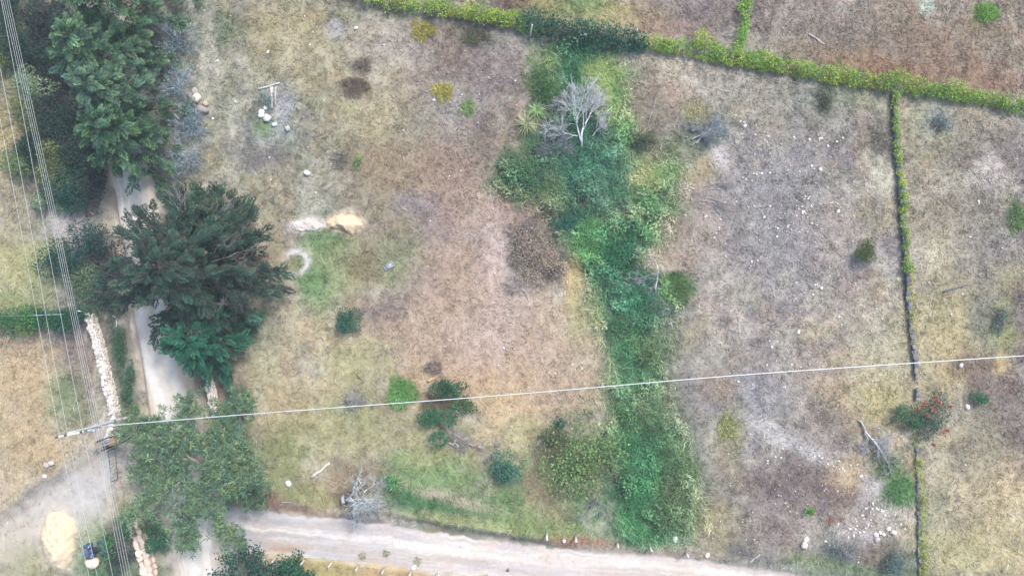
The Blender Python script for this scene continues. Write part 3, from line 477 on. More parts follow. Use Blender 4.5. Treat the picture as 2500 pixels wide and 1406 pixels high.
# ================================================================== VEGETATION BUILDERS
DEADC = [(206,204,204), (190,188,192), (172,172,178)]
def branch_rec(segs, p, d, L, r, depth, rr, spread=.5, grav=0.0, twig=.012, kids=(2, 4), flat=1.0):
    """recursive branch: segs gets (p0, p1, r0, r1)"""
    n = 3 if depth > 1 else 2; q = p.copy(); dd = d.copy(); pts = [q.copy()]
    for i in range(n):
        dd = nrmz(dd+rr.normal(0, .16, 3)*np.array([1, 1, flat])+np.array([0, 0, grav])); q = q+dd*L/n; pts.append(q.copy())
    for i in range(n):
        segs.append((pts[i], pts[i+1], max(r*(1-.35*i/n), twig), max(r*(1-.35*(i+1)/n), twig*.6)))
    if depth <= 0: return
    for k in range(rr.integers(kids[0], kids[1]+1)):
        t = rr.uniform(.35, 1.0); j = min(int(t*n), n-1); b = pts[j]+(pts[j+1]-pts[j])*(t*n-j)
        nd = nrmz(dd+rr.normal(0, spread, 3)*np.array([1, 1, flat]))
        branch_rec(segs, b, nd, L*rr.uniform(.55, .85), r*rr.uniform(.42, .62), depth-1, rr, spread, grav, twig, kids, flat)
def segs_to(mb, segs, pal, rr, k=3):
    A = np.array([s[0] for s in segs]); B = np.array([s[1] for s in segs]); ra = np.array([s[2] for s in segs]); rb = np.array([s[3] for s in segs])
    big = ra > .045
    thin = ra < .02
    for m, kk, f in ((big, 6, 1.0), (~big & ~thin, k, .95), (thin, k, .82)):
        if m.any(): add_tubes(mb, A[m], B[m], ra[m], rb[m], pick(pal, int(m.sum()), rr, .1)*f, kk)
def dead_tree(name, label, cat, px, py, limbs, rr, depth=4, z0=.1, pal=DEADC, twig=.016, group=None, spread=.42, trunk=None, kids=(2, 4), flat=.6):
    """limbs: list of (start px,py, end px,py, z start, z end, radius)"""
    base = G(px, py); t = thing(name, label, cat, base, group)
    if trunk is not None:
        mb = MB(); add_path(mb, np.array([base+np.array(p) for p in trunk[0]])-base, trunk[1], pick(pal, 1, rr, .03)[0], 8); mb.build('trunk', M['dead'], t, smooth_=True)
    for (ax, ay, bx, by, za, zb, r0) in limbs:
        a = W(ax, ay, za); b = W(bx, by, zb); a[2] += base[2]; b[2] += base[2]; segs = []; L = np.linalg.norm(b-a)
        branch_rec(segs, a, nrmz(b-a), L*.55, r0, depth, rr, spread, .0, twig, kids, flat)
        mb = MB(); segs_to(mb, segs, pal, rr); mb.build('limb', M['dead'], t, off=base)
    return t
def foliage_blob(mb, c, rad, n, pal, leaf, rr, lobes=7, jit=.2, wts=None, up=.55, shell=.55, asp=.45):
    """leaves spread through several overlapping lobes; c centre, rad (rx,ry,rz)"""
    rad = np.asarray(rad, float); lc = rr.normal(size=(lobes, 3)); lc = nrmz(lc)*rr.uniform(.1, .95, (lobes, 1)); lc[:, 2] = np.abs(lc[:, 2])*.7
    lr = rr.uniform(.18, .52, lobes); lcol = pick(pal, lobes, rr, .12, wts)
    k = rr.choice(lobes, n, p=lr**2/np.sum(lr**2)); d = nrmz(rr.normal(size=(n, 3))+np.array([0, 0, .35])); s = shell+(1-shell)*rr.random(n)**.5; s = s*np.where(rr.random(n) < .08, 1.25, 1)
    p = (lc[k]+d*(lr[k]*s)[:, None])*rad+np.asarray(c)
    A = nrmz(d*.8+rand_unit(n, rr)*.8+np.array([0, 0, -.1])); N = nrmz(d*.6+rand_unit(n, rr)*.6+np.array([0, 0, up]))
    C = np.clip(.55*pick(pal, n, rr, jit, wts)+.45*lcol[k]*np.exp(rr.normal(0, jit, (n, 1))), .004, .9)
    Ln = rr.uniform(.7, 1.3, n)*leaf
    add_leaves(mb, p, A, N, Ln, Ln*asp, C)
    return p
def shrub(px, py, rpx, h, pal, label, seed, ry=None, leaf=.2, dens=1.0, name='shrub', cat='shrub', lobes=8, wts=None, asp=.45, twigs=0, twigpal=None, group=None):
    rr = np.random.default_rng(seed); zc = h*.5; b = W(px, py, zc); k = (H-zc)/H/S
    base = np.array([b[0], b[1], float(terr(b[0], b[1]))]); rx = rpx*k; ryw = (ry or rpx)*k
    t = thing(name, label, cat, base, group); mb = MB()
    n = int(dens*4.2*(rx*ryw*3.2+.6*(rx+ryw)*h)/(leaf*leaf*asp)*.55)+60
    foliage_blob(mb, (0, 0, h*.42), (rx*1.12, ryw*1.12, h*.75), n, pal, leaf, rr, lobes, wts=wts, asp=asp)
    for V in mb.V: V[:, 2] = np.maximum(V[:, 2], .02)
    mb.build('foliage', M['leaf'], t)
    ms = MB(); segs = []
    for i in range(6+twigs):
        a = rr.uniform(0, 2*math.pi); d = nrmz(np.array([math.cos(a)*rx, math.sin(a)*ryw, h*rr.uniform(.3, .9)]))
        branch_rec(segs, np.array([rr.normal(0, .08), rr.normal(0, .08), 0]), d, h*.45+.3*rx, .02+.008*h, 2 if twigs else 1, rr, .4, 0, .012)
    segs_to(ms, segs, twigpal or [(110,98,90), (140,128,118)], rr); ms.build('stems', M['bark'], t)
    return t
def grass_clump(px, py, rpx, h, pal, label, seed, n=900, ry=None, name='grass_clump', cat='grass clump', wid=.035, group=None):
    rr = np.random.default_rng(seed); p = G(px, py); k = 1/S; rx = rpx*k; ryw = (ry or rpx)*k
    t = thing(name, label, cat, p, group); a = rr.uniform(0, 2*math.pi, n); s = np.sqrt(rr.random(n))
    wobr = 1+.18*np.sin(3*a+seed)+.1*np.sin(5*a+2*seed)
    bx = np.cos(a)*s*rx*wobr; by = np.sin(a)*s*ryw*wobr
    A = np.stack([np.cos(a)*s*.8+rr.normal(0, .45, n), np.sin(a)*s*.8+rr.normal(0, .45, n), rr.uniform(.25, 1.0, n)], 1)
    hh = h*(1.05-.55*s)*rr.uniform(.5, 1.1, n)
    mb = MB(); m = rr.random(n) < .5
    B = np.stack([bx, by, np.where(m, 0, hh*.35)], 1)
    add_blades(mb, B, A, hh+.12, rr.uniform(.7, 1.4, n)*wid, 1.45*pick(pal, n, rr, .25), rr)
    m1 = MB(); add_blades(m1, B[::3]+rr.normal(0, .05, (len(B[::3]), 3))*np.array([1, 1, 0]), A[::3]*np.array([1.3, 1.3, .5]), hh[::3]+.15, wid, 1.45*pick(pal, len(B[::3]), rr, .25), rr)
    mb.build('blades', M['grass'], t); m1.build('outer_blades', M['grass'], t)
    return t
def plume(nside=9, seed=0):
    """feathery conifer spray, unit length along +x: list of leaf base, axis, len, width, t"""
    r = np.random.default_rng(seed); Bs, As, Ls, Ws, Ts = [], [], [], [], []
    for i in range(nside):
        t = .08+.86*i/(nside-1); lw = (.40*(1-t)**.8+.07)*r.uniform(.8, 1.15)
        for sgn in (-1, 1):
            an = sgn*R(r.uniform(36, 54)); d = np.array([math.cos(an), math.sin(an), r.normal(0, .12)])
            b = np.array([t, 0, .05*math.sin(t*3)-.10*t*t])
            Bs.append(b); As.append(d+r.normal(0, .1, 3)*np.array([1, 1, .5])); Ls.append(lw*1.15+.04); Ws.append(.066+.025*(1-t)); Ts.append(.25+.7*t)
            if lw > .2: Bs.append(b+d*lw*.5); As.append(d+np.array([.7, -.5*sgn, 0])*.5+r.normal(0, .1, 3)); Ls.append(lw*.7); Ws.append(.06); Ts.append(.55+.4*t)
    for j in range(3): Bs.append(np.array([.86+.05*j, 0, -.1])); As.append(np.array([1, r.normal(0, .3), 0])); Ls.append(.16); Ws.append(.05); Ts.append(1.0)
    return np.array(Bs), nrmz(np.array(As)), np.array(Ls), np.array(Ws), np.array(Ts)
PL = [plume(9, s) for s in range(4)]
def add_plumes(mb, P0, F, U, Ln, cd, cl, rr, scat=.22):
    """many plumes; P0 base, F forward, U up-ish, Ln length; cd/cl dark and tip colours (n,3)"""
    F = nrmz(F); Sd = nrmz(np.cross(U, F)); Un = np.cross(F, Sd); kind = rr.integers(0, len(PL), len(P0))
    for kx in range(len(PL)):
        m = np.where(kind == kx)[0]
        if not len(m): continue
        Bs, As, Ls, Ws, Ts = PL[kx]; n = len(m); q = len(Bs); Rm = np.stack([F[m], Sd[m], Un[m]], 2)   # columns
        L = Ln[m][:, None, None]
        Bw = P0[m][:, None, :]+np.einsum('nij,qj->nqi', Rm, Bs)*L; Aw = np.einsum('nij,qj->nqi', Rm, As)
        Nw = np.broadcast_to(Un[m][:, None, :], Bw.shape)+rr.normal(0, .16, Bw.shape)
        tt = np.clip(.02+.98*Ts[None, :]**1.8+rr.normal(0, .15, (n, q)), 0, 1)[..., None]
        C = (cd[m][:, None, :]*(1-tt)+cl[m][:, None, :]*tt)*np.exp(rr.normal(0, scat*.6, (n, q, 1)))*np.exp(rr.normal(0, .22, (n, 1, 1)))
        add_leaves(mb, Bw.reshape(-1, 3), Aw.reshape(-1, 3), Nw.reshape(-1, 3), (Ls[None]*Ln[m][:, None]).ravel(), (Ws[None]*Ln[m][:, None]).ravel(), np.clip(C.reshape(-1, 3), .004, .9))
def conifer(label, px, py, rad, h, seed, dark, light, nb=80, zc=None, plen=(.6, 1.25), dens=1.0, squash=1.0, lean=(0, 0), name='cypress_tree', dead=0.0, power=.9, group=None, zlow=.10):
    """px,py: where the crown's middle shows in the photograph"""
    rr = np.random.default_rng(seed); zc = zc or h*.45; b = W(px, py, zc); base = np.array([b[0], b[1], float(terr(b[0], b[1]))])
    t = thing(name, label, 'tree', base, group)
    mb = MB(); zz = np.linspace(-.1, h*.97, 9); pts = np.stack([lean[0]*zz/h+rr.normal(0, .05, 9), lean[1]*zz/h+rr.normal(0, .05, 9), zz], 1); rads = (.045*h)*(1-zz/h*.95)+.02
    add_path(mb, pts, rads, alb((112,98,88)), 8); mb.build('trunk', M['bark'], t, smooth_=True)
    P0, F, Ln = [], [], []; segs = []
    for i in range(nb):
        u = (i+rr.random())/nb; z = h*(zlow+(.97-zlow)*u**1.15); a = i*2.39996+rr.normal(0, .35)
        L = rad*(1-(max(z-h*zlow, 0)/(h*(1-zlow)))**1.1)**power*rr.uniform(.6, 1.2)+.3
        d0 = np.array([math.cos(a), math.sin(a)*squash, .0]); n = max(3, int(L/.55)); o = np.array([lean[0]*z/h, lean[1]*z/h, z]); prev = o
        rise = rr.uniform(.12, .42); droop = rr.uniform(.10, .28)
        for j in range(1, n+1):
            s = j/n; q = o+d0*L*s+np.array([rr.normal(0, .07), rr.normal(0, .07), L*(rise*s-droop*s*s)])
            segs.append((prev, q, .012+.045*(1-s)*L/3, .010+.045*(1-s-1/n)*L/3 if s < 1 else .008))
            if s > .22 or L < 1.2:
                m = rr.poisson((2.2+2.4*s)*dens)+(1 if j == n else 0)
                for _ in range(m):
                    da = rr.normal(0, .62)*(1.15-.45*s); f = np.array([math.cos(a+da), math.sin(a+da), rr.normal(.05, .2)])
                    P0.append(q+rr.normal(0, .12, 3)); F.append(f); Ln.append(rr.uniform(*plen)*(.75+.25*L/rad))
            prev = q
    for _ in range(7):
        a = rr.uniform(0, 6.28); P0.append(np.array([lean[0], lean[1], h*.93])); F.append(np.array([math.cos(a)*.5, math.sin(a)*.5, .8])); Ln.append(.8)
    P0, F, Ln = np.array(P0), np.array(F), np.array(Ln); n = len(P0)
    mbs = MB(); segs_to(mbs, segs, [(104,92,84), (128,116,106), (92,84,82)], rr); mbs.build('branches', M['bark'], t)
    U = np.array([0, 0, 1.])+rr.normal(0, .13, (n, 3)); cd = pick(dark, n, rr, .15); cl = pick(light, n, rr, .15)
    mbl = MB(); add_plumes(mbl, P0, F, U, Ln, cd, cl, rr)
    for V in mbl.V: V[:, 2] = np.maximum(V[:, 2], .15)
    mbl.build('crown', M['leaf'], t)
    if dead > 0:
        segs = []
        for i in range(int(26*dead)):
            a = rr.uniform(0, 6.28); z = h*rr.uniform(.2, .6); d = nrmz(np.array([math.cos(a), math.sin(a), rr.uniform(-.1, .3)]))
            branch_rec(segs, np.array([0, 0, z])+d*rad*.35, d, rad*.35, .03, 3, rr, .45, 0, .012)
        mbd = MB(); segs_to(mbd, segs, [(150,146,146), (128,124,128)], rr); mbd.build('dead_twigs', M['dead'], t)
    return t
def rosette(nl, L, Wd, rr, droop=.3, upa=(.1, .9)):
    a = np.linspace(0, 2*math.pi, nl, endpoint=False)+rr.normal(0, .25, nl); e = rr.uniform(*upa, nl)
    return np.stack([np.cos(a)*np.cos(e), np.sin(a)*np.cos(e), np.sin(e)], 1), rr.uniform(.65, 1.15, nl)*L
def sword_plant(px, py, rpx, h, pal, label, seed, nl=70, name='yucca_plant', cat='plant', wid=.06):
    """rosette of long narrow bent leaves, each its own part"""
    rr = np.random.default_rng(seed); p = G(px, py); t = thing(name, label, cat, p); L = rpx/S
    for i in range(nl):
        a = i*2.39996+rr.normal(0, .2); s = (i+.5)/nl; e = R(82)-s*R(74)+rr.normal(0, .1); ln = L*rr.uniform(.7, 1.15)*(.6+.55*s)
        d = np.array([math.cos(a), math.sin(a), 0]); sd = np.array([-math.sin(a), math.cos(a), 0]); z0 = h*(1-s)*.5
        pts = []; q = np.array([0, 0, z0]); ee = e
        for j in range(4):
            pts.append(q.copy()); q = q+(d*math.cos(ee)+np.array([0, 0, math.sin(ee)]))*ln/3; ee -= .28
        w_ = wid*np.array([.7, 1.0, .75, .05]); V = []
        for j in range(4): V += [pts[j]-sd*w_[j]/2, pts[j]+sd*w_[j]/2]
        V = np.array(V); V[:, 2] = np.maximum(V[:, 2], .03)
        mb = MB(); mb.add(V, Q=[[0, 1, 3, 2], [2, 3, 5, 4], [4, 5, 7, 6]], C=pick(pal, 1, rr, .15)[0]); mb.build('leaf', M['leaf'], t)
    return t

# ================================================================== STONES
def stone_mesh(seed, flat=.6, seg=8, rings=4, rough=.16):
    r = np.random.default_rng(seed); V = [[0, 0, -1]]
    for i in range(1, rings):
        ph = -math.pi/2+math.pi*i/rings
        for j in range(seg): th = 2*math.pi*j/seg+.3*i; V.append([math.cos(ph)*math.cos(th), math.cos(ph)*math.sin(th), math.sin(ph)])
    V.append([0, 0, 1]); V = np.array(V); V = np.sign(V)*np.abs(V)**.8
    V *= (1+r.normal(0, rough, (len(V), 1))*.7); V = V*np.array([1, r.uniform(.7, .95), flat]); V[:, :2] += r.normal(0, rough*.35, (len(V), 2))
    T = []; last = len(V)-1
    for j in range(seg):
        T.append([0, 1+(j+1) % seg, 1+j]); T.append([last, 1+(rings-2)*seg+j, 1+(rings-2)*seg+(j+1) % seg])
    Q = [[1+i*seg+j, 1+i*seg+(j+1) % seg, 1+(i+1)*seg+(j+1) % seg, 1+(i+1)*seg+j] for i in range(rings-2) for j in range(seg)]
    return V, T, Q
def stone_set(prefix, colr, n, seed, flat=.6, seg=7, rings=4, rough=.16):
    out = []
    for i in range(n):
        V, T, Q = stone_mesh(seed+i, flat, seg, rings, rough); rr = np.random.default_rng(seed+100+i)
        c = np.clip(alb(colr)*(1+rr.normal(0, .05)), .01, .85); me = mesh_np(prefix, V, [np.array(T), np.array(Q)], np.tile(c, (len(V), 1)), seg > 9); me.materials.append(M['stone']); out.append(me)
    return out
WHITE = stone_set('white_stone', (238,234,230), 8, 500, rough=.3)
GREYW = stone_set('grey_stone', (198,190,186), 4, 520)
def put_stone(name, me, px, py, rpx, label, cat='stone', group=None, rz=None, sc_=(1, 1, 1), sink=.5, parent=None, rr=random):
    p = G(px, py); r = rpx/S; o = link(name, me, None, parent); o.location = (p[0], p[1], p[2]+r*.6*sc_[2]*(1-sink)); o.scale = (r*sc_[0], r*sc_[1], r*sc_[2]); o.rotation_euler = (0, 0, rz if rz is not None else rr.uniform(0, 6.28))
    if label: tag(o, label, cat, group)
    return o
def single(colr, seed, flat=.65, rough=.12): return stone_set('boulder', colr, 1, seed, flat, 12, 7, rough)[0]

# ------------------------------------------------------------------ dry-stone walls
def stone_wall(label, path, width, height, size, pal, seed, batter=0.0, top_only=False, name='stone_wall', core=(150,140,130)):
    rr = np.random.default_rng(seed); pts = resample(path, size*.92); tg = nrmz(np.gradient(pts, axis=0)); nn = np.stack([-tg[:, 1], tg[:, 0]], 1)
    base = np.array([*pts[0], float(terr(*pts[0]))]); t = thing(name, label, 'wall', base)
    sets = [stone_set('wall_stone', c, 3, seed*7+i*13, .7, 7, 4, .13) for i, c in enumerate(pal)]; meshes = sum(sets, [])
    zb = np.array([float(terr(p[0]+n_[0]*0, p[1])) for p, n_ in zip(pts, nn)]); zb = smooth_pts(zb.copy(), 10)
    mbc = MB(); w2 = width/2-.1
    n = len(pts); V = []
    for i in range(n):
        for s, zz in ((-1, -.3), (1, -.3), (1, height-.12), (-1, height-.02)): V.append([*(pts[i]+nn[i]*s*w2), zb[i]+zz])
    Q = []
    for i in range(n-1):
        for j in range(4): Q.append([i*4+j, i*4+(j+1) % 4, (i+1)*4+(j+1) % 4, (i+1)*4+j])
    Q += [[3, 2, 1, 0], [(n-1)*4, (n-1)*4+1, (n-1)*4+2, (n-1)*4+3]]
    mbc.add(np.array(V)-base, Q=Q, C=alb(core)); mbc.build('wall_core', M['bark'], t)
    cols = max(1, int(round(width/size))); rows = max(1, int(round(height/(size*.62))))
    def put(p, z, sx, sy, sz, an):
        o = link('stone', meshes[rr.integers(len(meshes))], None, t); o.location = (p[0]-base[0], p[1]-base[1], z-base[2]); o.scale = (sx, sy, sz); o.rotation_euler = (rr.normal(0, .12), rr.normal(0, .12), an+rr.choice([0, math.pi])+rr.normal(0, .15))
    for i in range(n):
        an = math.atan2(tg[i][1], tg[i][0])
        for c in range(cols):
            off = (c+.5)/cols*width-width/2+rr.normal(0, .03); put(pts[i]+nn[i]*off+tg[i]*rr.normal(0, .05), zb[i]+height-.04+rr.normal(0, .04), size*rr.uniform(.55, .85), width/cols*rr.uniform(.55, .85), size*rr.uniform(.16, .34), an)
        if not top_only:
            for rw in range(rows-1):
                for s in (-1, 1):
                    off = s*(width/2-.06+batter*(rows-rw)*.05); put(pts[i]+nn[i]*off+tg[i]*(size*.4*(rw % 2)+rr.normal(0, .04)), zb[i]+(rw+.45)*size*.62, size*rr.uniform(.5, .62), size*rr.uniform(.3, .42), size*rr.uniform(.4, .5), an)
    return t, pts, nn, zb

# ================================================================== UTILITY POLE AND WIRES
def wire(label, pts, rad, colr=(208,214,216), cat='wire', name='power_wire', group=None, n=40):
    """pts: list of (px, py, z) as they show; smooth curve through them"""
    P = np.array([W(a, b, z) for a, b, z in pts]); d = np.concatenate([[0], np.cumsum(np.linalg.norm(np.diff(P, axis=0), axis=1))]); tt = np.linspace(0, d[-1], n)
    Q = np.stack([np.interp(tt, d, P[:, i]) for i in range(3)], 1)
    for _ in range(6): Q[1:-1] = .25*Q[:-2]+.5*Q[1:-1]+.25*Q[2:]
    mb = MB(); add_path(mb, Q-Q[0], rad, alb(colr), 5); o = mb.build(name, M['wire'], None, smooth_=True); o.location = Q[0]
    return tag(o, label, cat, group)
def utility_pole():
    b = G(317, 1018); zt = 8.4; top = W(166, 1058, zt); t = thing('utility_pole', 'grey concrete utility pole with crossarm beside the stone wall', 'utility pole', b)
    mb = MB(); s = np.linspace(0, 1, 10)[:, None]; pts = (top-b)*s; add_path(mb, pts, np.linspace(.15, .10, 10), alb((198,204,208)), 12); mb.build('shaft', M['concrete'], t, smooth_=True)
    # crossarm at the top, carrying three pin insulators
    a0 = W(143, 1065, zt+.02)-b; a1 = W(206, 1052, zt+.02)-b; d = a1-a0; an = math.atan2(d[1], d[0]); c = (a0+a1)/2
    mb = MB(); add_box(mb, c+np.array([0, -.02, .1]), (np.linalg.norm(d), .13, .13), alb((228,230,230)), rotz(an), .015); arm = mb.build('crossarm', M['concrete'], t)
    for q in (a0+d*.02, a0+d*.36, a0+d*.96):
        mb = MB(); add_path(mb, [q+np.array([0, 0, .16]), q+np.array([0, 0, .24])], .03, alb((90,90,92)), 6)
        for zz, rr in ((.22, .075), (.28, .09), (.34, .075)): add_path(mb, [q+np.array([0, 0, zz]), q+np.array([0, 0, zz+.03]), q+np.array([0, 0, zz+.05])], [rr, rr, rr*.5], alb((84,76,74)), 10)
        mb.build('insulator', M['glassy'], arm, smooth_=False)
    for q, e in ((a0+d*.12, .80), (a0+d*.85, .80)):
        mb = MB(); add_path(mb, [q, (top-b)*e], .022, alb((150,154,156)), 5); mb.build('brace', M['metal'], t)
    # low-voltage rack and lamp
    rk = (top-b)*.56; mb = MB(); add_box(mb, rk+np.array([0, 0, .0]), (.10, .42, .55), alb((170,176,180)), rotz(an), .01); rack = mb.build('wire_rack', M['metal'], t)
    for k in range(4):
        mb = MB(); q = rk+np.array([-.12, .02, -.22+.15*k]); add_path(mb, [q, q+np.array([0, 0, .05]), q+np.array([0, 0, .09])], [.05, .06, .04], alb((220,220,216)), 8); mb.build('spool_insulator', M['glassy'], rack)
    l0 = (top-b)*.60; l1 = W(228, 1049, 5.1)-b; mb = MB(); add_path(mb, [l0, (l0+l1)/2+np.array([0, 0, .15]), l1], .03, alb((180,184,186)), 6); mb.build('lamp_arm', M['metal'], t)
    mb = MB(); la = rotz(R(3)); add_box(mb, l1+np.array([-.15, 0, 0]), (.50, .22, .13), alb((238,240,240)), la, .05); add_box(mb, l1+np.array([-.44, 0, -.02]), (.14, .12, .08), alb((230,232,232)), la, .03); mb.build('lamp_head', M['concrete'], t)
    mb = MB(); k = (top-b)*.30; add_path(mb, [k-np.array([0, 0, .12]), k+np.array([0, 0, .12])], .165, alb((150,156,160)), 12); mb.build('steel_band', M['metal'], t)
utility_pole()
g1 = 'high overhead wires'; g2 = 'bundle of lower overhead wires'
wire('leftmost thin high wire, tied to the tip of the crossarm', [(-84, -150, 8.4), (36, 480, 8.4), (118, 920, 8.4), (145, 1063, 8.75), (193, 1302, 8.4), (262, 1600, 8.4)], .012, group=g1)
wire('second high wire from the left, crossing the pole top', [(-62, -150, 8.4), (62, 480, 8.4), (138, 920, 8.4), (165, 1059, 8.75), (212, 1290, 8.4), (280, 1600, 8.4)], .012, group=g1)
wire('third high wire, tied to the inner end of the crossarm', [(-26, -150, 8.4), (94, 480, 8.4), (176, 920, 8.4), (203, 1052, 8.75), (251, 1295, 8.4), (318, 1600, 8.4)], .012, group=g1)
for i, lab in enumerate(('leftmost wire of the close bundle of lower wires', 'second wire of the close bundle of lower wires', 'third wire of the close bundle of lower wires', 'rightmost wire of the close bundle of lower wires')):
    o = i*5.0
    wire(lab, [(-27+o*1.05, -150, 4.9), (113+o*1.0, 480, 4.8), (204+o, 920, 4.9), (228+o*1.2, 1041, 5.0), (277+o*1.3, 1290, 4.9), (338+o*1.3, 1600, 4.8)], .011, group=g2)
wire('single thick white cable crossing the whole field', [(238, 1041, 5.0), (600, 1011, 4.9), (1250, 963.5, 4.8), (1800, 915, 4.9), (2500, 868, 5.0), (3000, 838, 5.1)], .038, (226,230,232), 'cable', 'service_cable')

# ================================================================== TREES
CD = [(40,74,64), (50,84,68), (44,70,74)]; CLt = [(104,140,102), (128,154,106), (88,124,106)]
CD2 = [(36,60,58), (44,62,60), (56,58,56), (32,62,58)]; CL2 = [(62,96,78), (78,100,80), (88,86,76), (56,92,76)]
CD3 = [(34,86,72), (44,96,74)]; CL3 = [(52,112,86), (72,124,90), (48,104,86)]
conifer('feathery green conifer at the top edge over the dirt road', 275, 0, 4.0, 9.0, 11, CD, CLt, 62, dens=.62, dead=.3)
conifer('feathery green conifer over the road, second from the top', 250, 135, 3.6, 9.5, 12, CD, CLt, 62, dens=.62)
conifer('feathery conifer over the road, level with the round boulders', 285, 240, 3.3, 9.0, 13, [(46,76,72), (56,86,74)], [(106,138,108), (128,152,110), (96,126,116)], 62, dens=.62, dead=.5)
conifer('feathery conifer just above the open bit of pale road', 295, 325, 3.2, 8.0, 14, CD, [(96,140,92), (122,154,102), (92,126,110)], 62, dens=.62)
conifer('largest dark conifer, brownish, spreading right of the road', 470, 655, 6.2, 10.0, 15, CD2, CL2, 110, zc=3.5, dens=.72, dead=.6, power=.75)
conifer('dark conifer at the top of the large dark crown', 492, 528, 2.0, 6.5, 17, CD2, [(58,88,70), (80,98,76)], 60, dens=.6)
conifer('vivid blue-green conifer below the large dark one', 500, 826, 3.1, 6.5, 16, CD3, CL3, 60, zc=2.6, plen=(.65, 1.3), dens=.72)

def airy_tree(label, px, py, rad, h, seed, pal, n_tw=950):
    rr = np.random.default_rng(seed); zc = h*.65; b = W(px, py, zc); base = np.array([b[0], b[1], float(terr(b[0], b[1]))]); t = thing('airy_tree', label, 'tree', base)
    mb = MB(); add_path(mb, [[0, 0, -.1], [.1, .05, 1.0], [0, -.1, 2.0], [-.1, 0, 2.8]], [.26, .2, .17, .14], alb((128,116,108)), 9); mb.build('trunk', M['bark'], t, smooth_=True)
    segs = []; tips = []
    for i in range(15):
        a = i*2.39996+rr.normal(0, .2); L = rad*rr.uniform(.75, 1.05); q = np.array([0, 0, rr.uniform(1.6, 2.9)]); el = rr.uniform(.25, 1.0); prev = q
        for j in range(1, 9):
            s = j/8; aa = a+rr.normal(0, .18); p = prev+np.array([math.cos(aa)*math.cos(el), math.sin(aa)*math.cos(el), math.sin(el)])*L/7; el -= .13
            p[2] = min(p[2], h); segs.append((prev, p, .085*(1-s)+.02, .085*(1-s-.1)+.02)); prev = p
            if j > 1:
                for _ in range(5):
                    a2 = aa+rr.normal(0, .9); l2 = rr.uniform(.7, 1.7); e2 = rr.uniform(-.1, .7); q2 = p+np.array([math.cos(a2)*math.cos(e2), math.sin(a2)*math.cos(e2), math.sin(e2)])*l2
                    segs.append((p, q2, .022, .010)); tips += [q2, p+(q2-p)*.65, p+(q2-p)*.35]
    mbs = MB(); segs_to(mbs, segs, [(150,140,130), (128,120,116)], rr); mbs.build('branches', M['bark'], t)
    tips = np.array(tips); tips = np.vstack([tips, tips+rr.normal(0, .3, tips.shape)]); n = len(tips); B, A, Ln, C = [], [], [], []
    cc = pick(pal, n, rr, .12)
    for i in range(n):
        a, l = rosette(10, rr.uniform(.30, .52), .05, rr, upa=(-.35, .8)); B.append(np.repeat(tips[i][None], 10, 0)); A.append(a); Ln.append(l); C.append(np.repeat(cc[i][None], 10, 0))
    B = np.vstack(B); A = np.vstack(A); Ln = np.concatenate(Ln); C = np.vstack(C)*np.exp(rr.normal(0, .2, (len(B), 1)))
    mbl = MB(); add_leaves(mbl, B, A, np.array([0, 0, 1.])+rr.normal(0, .4, A.shape), Ln, Ln*.17, np.clip(C, .01, .8)); mbl.build('crown', M['leaf'], t)
airy_tree('light green airy tree over the road beside the utility pole', 472, 1152, 6.0, 6.5, 61, [(100,130,96), (122,144,102), (86,118,102), (112,138,112)])
def broad_tree(label, px, py, rad, h, seed, pal):
    rr = np.random.default_rng(seed); zc = h*.6; b = W(px, py, zc); base = np.array([b[0], b[1], float(terr(b[0], b[1]))]); t = thing('broadleaf_tree', label, 'tree', base)
    mb = MB(); add_path(mb, [[0, 0, -.1], [.05, 0, h*.3], [0, .1, h*.6]], [.16, .12, .09], alb((116,104,96)), 8); mb.build('trunk', M['bark'], t, smooth_=True)
    segs = []; pts = []
    for i in range(26):
        a = i*2.39996; L = rad*rr.uniform(.5, 1.05); e = rr.uniform(.0, .9); o = np.array([0, 0, h*rr.uniform(.3, .6)]); q = o+np.array([math.cos(a)*math.cos(e), math.sin(a)*math.cos(e), math.sin(e)])*L
        segs.append((o, q, .05, .015)); pts += [o+(q-o)*s for s in (.5, .7, .85, 1.0)]
    mbs = MB(); segs_to(mbs, segs, [(96,90,86)], rr); mbs.build('branches', M['bark'], t)
    pts = np.array(pts); k = 26; B = np.repeat(pts, k, 0)+rr.normal(0, .25, (len(pts)*k, 3)); d = rand_unit(len(B), rr)
    mbl = MB(); Ln = rr.uniform(.16, .34, len(B)); add_leaves(mbl, B, d, d*.3+rand_unit(len(B), rr)*.5+np.array([0, 0, .7]), Ln, Ln*.5, pick(pal, len(B), rr, .25)); mbl.build('crown', M['leaf'], t)
broad_tree('dark broadleaf tree at the bottom edge beside the rail fence', 600, 1405, 3.0, 4.2, 71, [(44,84,72), (66,104,88), (34,66,62)])
broad_tree('small dark broadleaf tree at the bottom edge, right of its larger neighbour', 705, 1412, 1.9, 3.0, 72, [(44,88,70), (72,112,84), (38,74,64)])

